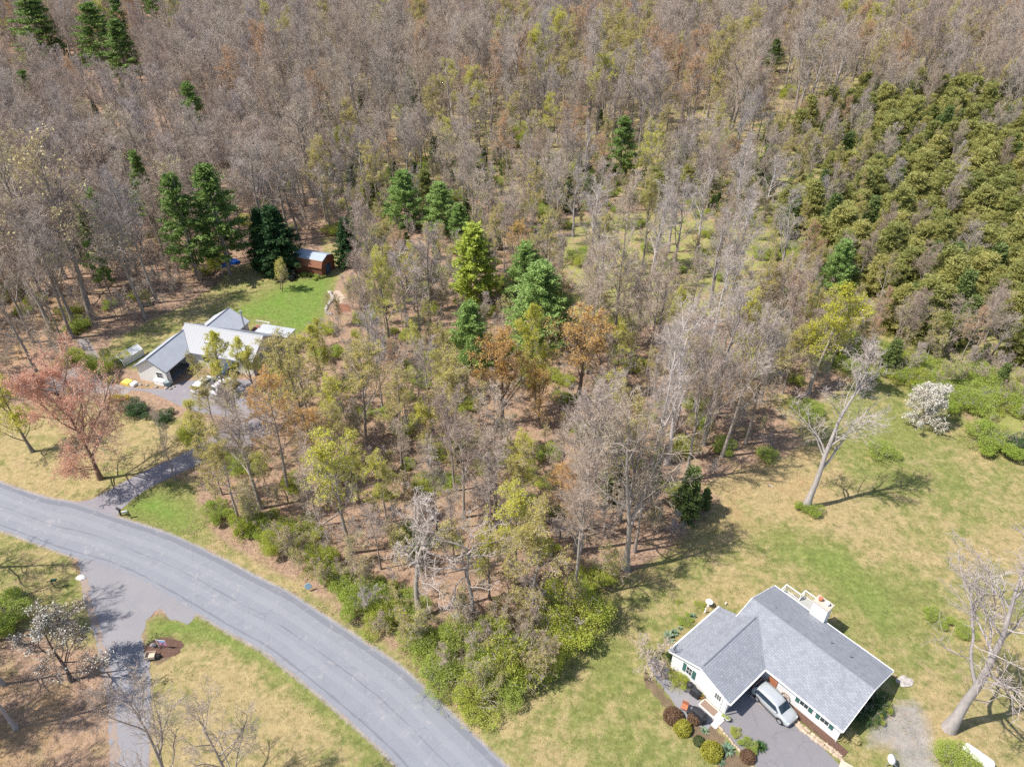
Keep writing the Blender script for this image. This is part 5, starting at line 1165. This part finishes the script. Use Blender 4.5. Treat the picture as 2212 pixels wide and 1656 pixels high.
MB().box(9.4, 15.6, 4.43, 7.2, 2.35, 2.47).build('porch_roof', M['metalplain'], B)
for x in (9.6, 12.5, 15.4): MB().tube([(x, 7.0, 0), (x, 7.0, 2.35)], .07, 6).build('post', M['whitetrim'], B)
MB().tube([(7.35, 4.9, 0), (7.35, 4.9, 5.7)], .14, 10).tube([(7.35, 4.9, 5.7), (7.35, 4.9, 5.95)], .22, 10).build('stove_pipe', M['rim'], B)
dB = MB().box(7.25, 10.2, 4.5, 8.2, 1.2, 1.32).build('deck', M['deckred'], B)
rl = MB(); path = [(7.4, 8.15), (10.1, 8.15), (10.1, 4.6)]
for i in range(2):
    (xa, ya), (xb, yb) = path[i], path[i+1]; rl.tube([(xa, ya, 2.3), (xb, yb, 2.3)], .06, 4); l = hypot(xb-xa, yb-ya)
    for k_ in range(int(l/.4)+1): s_ = min(1, k_*.4/l); rl.tube([(xa+(xb-xa)*s_, ya+(yb-ya)*s_, 0 if k_ % 4 == 0 else 1.3), (xa+(xb-xa)*s_, ya+(yb-ya)*s_, 2.3)], .04, 4)
rl.build('railing', M['whitetrim'], dB)
# greenhouse frame beside it
gxy = G(*c5(165, 790)); gh = empty('greenhouse_frame', (*gxy, 0), radians(62), 'small white hoop greenhouse frame on the lawn left of the grey-roofed house', 'greenhouse')
fr_ = MB()
for i in range(5):
    x = -2+i; fr_.tube([(x, -1, 0), (x, -1, 1.1), (x, 0, 1.8), (x, 1, 1.1), (x, 1, 0)], .045, 5)
for y, z in ((-1, 1.1), (0, 1.8), (1, 1.1), (-1, .05), (1, .05)): fr_.tube([(-2, y, z), (2, y, z)], .045, 5)
fr_.build('frame', M['whiteplastic'], gh)
MB().prism([(-1.97, -.97, .05), (1.97, -.97, .05), (1.97, -.97, 1.08), (-1.97, -.97, 1.08)], (0, .012, 0)).prism([(.0, -.95, 1.12), (1.97, -.95, 1.12), (1.97, -.02, 1.76), (0, -.02, 1.76)], (0, 0, -.012)).build('film', M['mesh'], gh)
# things in front of the garage
def atB(x, y): return G(*c5(x, y))
p = atB(540, 1090); bx = empty('deck_box', (*p, 0), BR-.05, 'white storage box below the garage window', 'storage box'); MB().box(-.9, .9, -.45, .45, 0, .75).build('box', M['whiteplastic'], bx, bevel=.03); MB().box(-.95, .95, -.5, .5, .753, .84).build('lid', M['whiteplastic'], bx, bevel=.03)
p = atB(625, 1120); tag(MB().box(-.35, .35, -.35, .35, 0, .9, Matrix.Translation((*p, 0)) @ Matrix.Rotation(.5, 4, 'Z')).build('utility_cabinet', M['greybox'], None, bevel=.06), 'grey-green cabinet at the garage corner', 'cabinet')
p = atB(150, 1090); y_ = empty('lumber_stack', (*p, 0), BR-.1, 'yellow and white stack of boards on the drive left of the garage', 'stack')
for i in range(5): MB().box(-1.3+.08*i, .6-.05*i, -.55, .55, .02+.09*i, .1+.09*i).build('board_layer', M['yellowpile'], y_)
MB().box(.66, 1.5, -.5, .5, .02, .5).build('white_bag', M['whiteplastic'], y_, bevel=.08)
for i, (x, y, r) in enumerate(((285, 1105, .3), (480, 1135, .28), (600, 1150, .3), (650, 1155, .28), (370, 1110, .22), (690, 1130, .25))):
    p = atB(x, y); tag(MB().ball((*p, r*.4), (r, r*.8, r*.7), 9, 6, None, .15).build('garden_rock', M['rock'], None), 'rock bordering the bed below the garage', 'rock', 'rocks below the garage')
p = G(*c4(1330, 1000)); make_car('parked_car', p[0], p[1], radians(70), 'whitepaint', 'white car half hidden by yellow-green trees at the left house')
p = G(*c4(1455, 1010)); make_car('parked_car', p[0], p[1], radians(62), 'whitepaint', 'second white car deeper under the trees at the left house')
p = G(*c4(1470, 945)); make_car('parked_car', p[0], p[1]+1.5, radians(70), 'bluepaint', 'dark blue car under the trees closest to the left house wall')

# ------------------------------------------------------------------ brown gambrel shed, tractor, tarps
SA = radians(-21); s0 = G((600+1210*500/2212)*.72005, (680+485*500/2212)*.72005, 2.1)
Sh = empty('garden_shed', (*s0, 0), SA, 'brown gambrel-roofed shed with blue-grey metal top beside the dark spruces', 'shed')
MB().prism([(.2, y, z) for y, z in ((.25, 0), (4.75, 0), (4.75, 2.15), (4.15, 3.35), (2.5, 3.98), (.85, 3.35), (.25, 2.15))], (6.6, 0, 0)).build('wall', M['shedwall'], Sh)
MB().prism([(0, 0, 2.1), (7, 0, 2.1), (7, .75, 3.45), (0, .75, 3.45)], (0, .09, -.05)).prism([(0, 5, 2.1), (0, 4.25, 3.45), (7, 4.25, 3.45), (7, 5, 2.1)], (0, -.09, -.05)).build('roof', M['brownroof'], Sh)
MB().prism([(-.05, .7, 3.455), (7.05, .7, 3.455), (7.05, 2.5, 4.1), (-.05, 2.5, 4.1)], (0, 0, -.06)).prism([(-.05, 4.3, 3.455), (-.05, 2.5, 4.098), (7.05, 2.5, 4.098), (7.05, 4.3, 3.455)], (0, 0, -.06)).build('roof', M['blueroof'], Sh)
MB().box(-.04, 7.04, .6, .69, 3.33, 3.45).build('eave_trim', M['palewood'], Sh)
sd = MB().box(6.803, 6.87, 1.6, 3.2, .1, 2.1).build('door', M['bluepaint'], Sh); MB().box(6.875, 6.9, 2.38, 2.44, 1, 1.2).build('handle', M['rim'], sd)
tp = G(617, 602); tr = empty('tractor', (tp[0]+.9, tp[1]-.2, 0), radians(170), 'small orange tractor parked on the lawn in front of the brown shed', 'tractor')
MB().box(.1, 1.45, -.32, .32, .65, 1.15).build('hood', M['tractor'], tr, bevel=.08); MB().box(-.9, .1, -.28, .28, .5, .85).build('chassis', M['cargrey'], tr)
MB().box(-.75, -.3, -.25, .25, .88, .98).box(-.8, -.72, -.25, .25, .98, 1.35).build('seat', M['black'], tr, bevel=.03); MB().tube([(-.1, 0, 1.0), (-.25, 0, 1.3)], .02, 6).build('steering_column', M['black'], tr)
MB().tube([(-.9, -.4, .8), (-.9, -.4, 2.0), (-.9, .4, 2.0), (-.9, .4, .8)], .035, 6).build('roll_bar', M['black'], tr)
for s in (-1, 1):
    for x, r, w_ in ((-.65, .62, .16), (1.05, .36, .1)):
        T_ = Matrix.Translation((x, s*(.62 if r > .5 else .5), r)); q = MB().lathe([(r*.55, -w_), (r*.95, -w_), (r, -w_*.6), (r, w_*.6), (r*.95, w_), (r*.55, w_)], 18, T_, 'y').build('wheel', M['rubber'], tr, True)
        MB().lathe([(.02, -w_*.8), (r*.56, -w_*.9), (r*.56, w_*.9), (.02, w_*.8)], 14, T_, 'y').build('rim', M['tractor'], q)
    MB().tube([(.0, s*.42, 1.1), (1.5, s*.42, .95), (1.95, s*.42, .35)], .05, 5).build('loader_arm', M['tractor'], tr)
MB().prism([(1.9, -.75, .1), (2.35, -.75, .08), (2.2, -.75, .2), (2.0, -.75, .6)], (0, 1.5, 0)).build('bucket', M['tractor'], tr)
def heap(x, y, rx, ry, rz_, mat, name, label, cat, seed=1, group=None):
    r = random.Random(seed); mb = MB(); p = G(x, y)
    mb.ball((*p, 0), (rx, ry, rz_), 16, 9, None, .18, r); return tag(mb.build(name, M[mat], None), label, cat, group)
heap(502, 567, 1.6, 1.1, .7, 'tarp', 'blue_tarp', 'crumpled blue tarp heap nearest the dark spruces', 'tarp', 1)
heap(480, 575, 1.5, .7, .4, 'tarp', 'blue_tarp', 'flatter blue tarp left of the heap by the spruces', 'tarp', 2)
heap(492, 561, .45, .4, .8, 'whiteplastic', 'white_bag', 'white bag behind the blue tarps', 'bag', 3)
def logpile(x, y, l, n, rz, label, mat='wood'):
    p = G(x, y); o = empty('wood_pile', (*p, 0), rz, label, 'wood pile'); r = random.Random(n)
    for i in range(n):
        yy = r.uniform(-.6, .6); zz = .1+r.uniform(0, .45)*(1-abs(yy)); MB().tube([(-l/2+r.uniform(-.3, .3), yy, zz), (l/2+r.uniform(-.3, .3), yy+r.uniform(-.3, .3), zz+r.uniform(-.06, .1))], r.uniform(.06, .12), 6).build('log', M[mat], o)
logpile(315, 660, 2.2, 22, .2, 'dark wood pile at the wood edge above the left house lawn', 'tarpblack'); logpile(330, 650, 1.6, 14, .9, 'pale wood pile behind the dark one', 'palewood'); logpile(452, 615, 2.0, 18, -.2, 'log pile by the trees left of the tarps')
logpile(437, 629, 2.6, 8, .1, 'grey brush pile in front of the dark pines')
# stone circle and red patio right of the bright lawn
stones([G(712, 632), G(722, 645), G(708, 660), G(703, 675), G(715, 680)], 22, .35, 'pale rocks bordering the bright lawn', 'rock_border', 'rock')
sheet('red_patio', ragged(GP([(732, 656), (752, 658), (760, 672), (735, 674)]), .1), .016, M['brownroof'])
sheet('sandy_patch', ragged(GP([(712, 635), (730, 625), (745, 640), (740, 655), (722, 650)]), .3), .012, M['stone'])

# ------------------------------------------------------------------ roadside things
def f1(x, y): return G((330+x*100/2070)*.72005, (1500+y*80/1656)*.72005)
p = f1(700, 960); mbx = empty('mailbox', (*p, 0), radians(150), 'black mailbox on a thick black post at the driveway mouth', 'mailbox', None)
MB().tube([(0, 0, 0), (0, 0, 1.05)], .1, 8).build('post', M['black'], mbx)
MB().prism([(-.35, y, z) for y, z in ((-.13, 1.05), (.13, 1.05), (.13, 1.22), (.08, 1.31), (0, 1.34), (-.08, 1.31), (-.13, 1.22))], (.7, 0, 0)).build('box', M['black'], mbx); MB().box(.353, .365, -.12, .12, 1.07, 1.28).build('door', M['rim'], mbx)
p = f1(1300, 1070); mb2 = empty('mailbox', (*p, 0), radians(200), 'grey mailbox on a thin post right of the black one', 'mailbox', None)
MB().tube([(0, 0, 0), (0, 0, 1.05)], .045, 8).tube([(0, 0, 1.0), (.5, 0, 1.0)], .04, 6).build('post', M['frame'], mb2)
MB().prism([(.1, y, z) for y, z in ((-.12, 1.05), (.12, 1.05), (.12, 1.2), (.07, 1.28), (0, 1.31), (-.07, 1.28), (-.12, 1.2))], (.6, 0, 0)).build('box', M['rim'], mb2); MB().box(.2, .23, .12, .14, 1.15, 1.4).build('flag', M['whitetrim'], mb2)
p = G(119, 1268); m3_ = empty('mailbox', (*p, 0), radians(10), 'green mailbox on a leaning post by the gravel drive mouth', 'mailbox', None)
MB().tube([(0, 0, 0), (-.1, 0, 1.1)], .05, 8).tube([(-.5, 0, 1.05), (.3, 0, 1.05)], .04, 6).build('post', M['frame'], m3_); MB().prism([(0, y, z) for y, z in ((-.13, 1.1), (.13, 1.1), (.13, 1.27), (.08, 1.36), (0, 1.39), (-.08, 1.36), (-.13, 1.27))], (.55, 0, 0)).build('box', M['greenplastic'], m3_)
heap(176, 1248, .55, .35, .3, 'whitepaint', 'white_rock', 'white painted rock at the mouth of the gravel drive', 'rock', 5)
p = G(668, 1275); sg = empty('roadside_marker', (*p, 0), .3, 'small blue-grey disc sign in the verge before the bright green shrubs', 'sign'); MB().tube([(0, 0, 0), (0, 0, .5)], .03, 6).build('post', M['rim'], sg)
Mx = Matrix.Translation((0, 0, .75)) @ Matrix.Rotation(radians(65), 4, 'X'); MB().lathe([(.02, .02), (.36, .02), (.38, 0), (.36, -.02), (.02, -.02)], 20, Mx).build('disc', plain('blue_grey_sign', (.22, .34, .42), .4), sg)
def kk(x, y, z=0): return G((420+x*220/1656)*.72005, (1780+y*220/1656)*.72005, z)
heap((420+560*220/1656)*.72, (1780+1230*220/1656)*.72, 1.9, 1.2, .09, 'mulchm', 'mulch_bed', 'brown mulch bed in the triangle lawn under the garden flag', 'garden bed', 9)
p = kk(450, 1240); fl = empty('garden_flag', (*p, .05), radians(-8), 'blue, white and purple garden flag on a white pole in the triangle lawn', 'flag')
h_ = 1.5; MB().tube([(0, 0, 0), (0, 0, h_)], .028, 6).tube([(0, 0, h_), (1.0, 0, h_)], .02, 6).build('pole', M['whiteplastic'], fl)
fm, t, b = nt('flag_cloth'); co = N(t, 'ShaderNodeTexCoord').outputs['Generated']; sp = N(t, 'ShaderNodeSeparateXYZ'); t.links.new(co, sp.inputs[0])
v_ = N(t, 'ShaderNodeTexVoronoi'); v_.inputs['Scale'].default_value = 5; t.links.new(co, v_.inputs['Vector'])
c = mixc(t, ramp(t, sp.outputs[2], [(.5, 0.), (.75, 1.)]), ramp(t, v_.outputs['Distance'], [(.1, (.75, .72, .12)), (.25, (.78, .75, .8)), (.42, (.22, .08, .42)), (.6, (.75, .3, .55))]), (.25, .55, .8))
t.links.new(c, b.inputs['Base Color'])
MB().prism([(.25, 0, h_-.85), (.6, .05, h_-.85), (.97, 0, h_-.85), (.97, 0, h_-.02), (.25, 0, h_-.02)], (0, .012, 0)).build('flag_cloth', fm, fl)
p = kk(285, 1450); wg = empty('wooden_planter', (*p, .04), radians(8), 'weathered wooden planter box on the mulch bed', 'planter'); MB().box(-.55, .35, -.35, .35, .25, .3).box(-.55, .35, -.38, -.35, .25, .6).box(-.55, .35, .35, .38, .25, .6).box(-.58, -.55, -.38, .38, .25, .6).box(.35, .38, -.38, .38, .25, .6).build('box', M['palewood'], wg)
for x in (-.45, .28):
    for y in (-.32, .32): MB().tube([(x, y, 0), (x, y, .25)], .04, 6).build('leg', M['wood'], wg)
p = kk(420, 1440); tag(MB().ball((*p, .2), (.28, .25, .35), 10, 7, None, .2).build('garden_ornament', M['frame'], None), 'dark ornament right of the wooden planter', 'ornament')
p = kk(310, 1190); tag(MB().ball((*p, .2), (.3, .22, .3), 10, 7, None, .25).build('grey_boulder', M['rock'], None), 'grey boulder at the left side of the mulch bed', 'rock')
# fallen branches
rb2 = random.Random(21)
for x, y, l in ((1880*.72+30, 1050, 1.3), (1670, 1053, 1.0), (1310, 1245, 3.5), (960, 1190, 4), (1010, 1110, 5), (1190, 1130, 4.5), (880, 1120, 4), (1480, 900, 4), (1130, 1020, 5), (700, 1130, 4), (1350, 1000, 5), (820, 1050, 5)):
    X_, Y_ = G(x, y); a_ = rb2.uniform(0, pi); k_ = MB(); k_.tube([(0, 0, .08), (l*.4, .1, .14), (l, -.1, .1)], [.07, .05, .02], 5); k_.tube([(l*.4, .1, .14), (l*.7, .6, .3)], [.035, .01], 4)
    o = k_.build('fallen_branch', M['bark_pale'], None); o.location = (X_, Y_, 0); o.rotation_euler[2] = a_; tag(o, 'pale fallen branch lying on the ground', 'branch', 'fallen branches')

# ------------------------------------------------------------------ grass tufts, weeds and dead leaves
gr_ = np.random.default_rng(99)
def strew(name, polys, n, box, size, asp, mat, label, cat, zoff=.05, nz=0., upright=True):
    x = gr_.uniform(box[0], box[1], n); y = gr_.uniform(box[2], box[3], n)
    w_ = np.sin(x*.9+np.sin(y*.7)*2)+np.sin(y*1.1+x*.35)+gr_.normal(0, .8, n); keep = w_ > .1
    ins = np.zeros(n, bool)
    for p in polys: ins |= sdist(x, y, p) > -.2
    for p in (road_poly, drive1, drive2, drive3, patio): ins &= sdist(x, y, p) < -.15
    hx = (x-F0[0])*AU[0]+(y-F0[1])*AU[1]; hy = (x-F0[0])*AV[0]+(y-F0[1])*AV[1]
    ins &= ~((hx > -2.3) & (hx < 13.4) & (hy > -5.8) & (hy < 11.6)); k = keep & ins
    P = np.stack([x[k], y[k], np.full(k.sum(), zoff)], 1)
    D = np.tile([0, 0, 1.], (len(P), 1)) if upright else None
    V, Qd = cards(gr_, P, size, asp, nz, D, .45)
    tag(link(bpy.data.objects.new(name, mesh_np(name, V, Qd, mats=[M[mat]]))), label, cat, kind='stuff')
M['tuftgreen'] = leafmat('grass_blades', (.24, .26, .07), (.36, .36, .13), .45); M['tuftstraw'] = leafmat('straw_blades', (.34, .27, .12), (.52, .42, .22), .3)
M['deadleaf'] = leafmat('dead_leaves', (.20, .12, .075), (.50, .35, .22), .1)
strew('grass_tufts', [lawn_right, verge_n, lawn_sw], 90000, (-62, 75, 18, 90), .14, .4, 'tuftgreen', 'short green grass tufts over the lawns and verges', 'grass')
strew('straw_tufts', [lawn_right, lawn_tri, verge_n, lawn_left], 50000, (-62, 75, 18, 90), .18, .4, 'tuftstraw', 'dry straw-coloured grass tufts over the lawns', 'grass')
edge_w = GP([(430, 1060), (560, 930), (720, 800), (1500, 800), (1700, 850), (1720, 980), (1560, 1110), (1370, 1260), (1150, 1480), (1000, 1560), (860, 1440), (560, 1240), (400, 1160)])
strew('dead_leaves', [edge_w, GP([(-200, 1380), (212, 1400), (240, 1900), (-300, 1900)])], 110000, (-60, 60, 18, 90), .17, .7, 'deadleaf', 'fallen brown leaves over the wood floor and roadside', 'leaves', .04, .8, False)
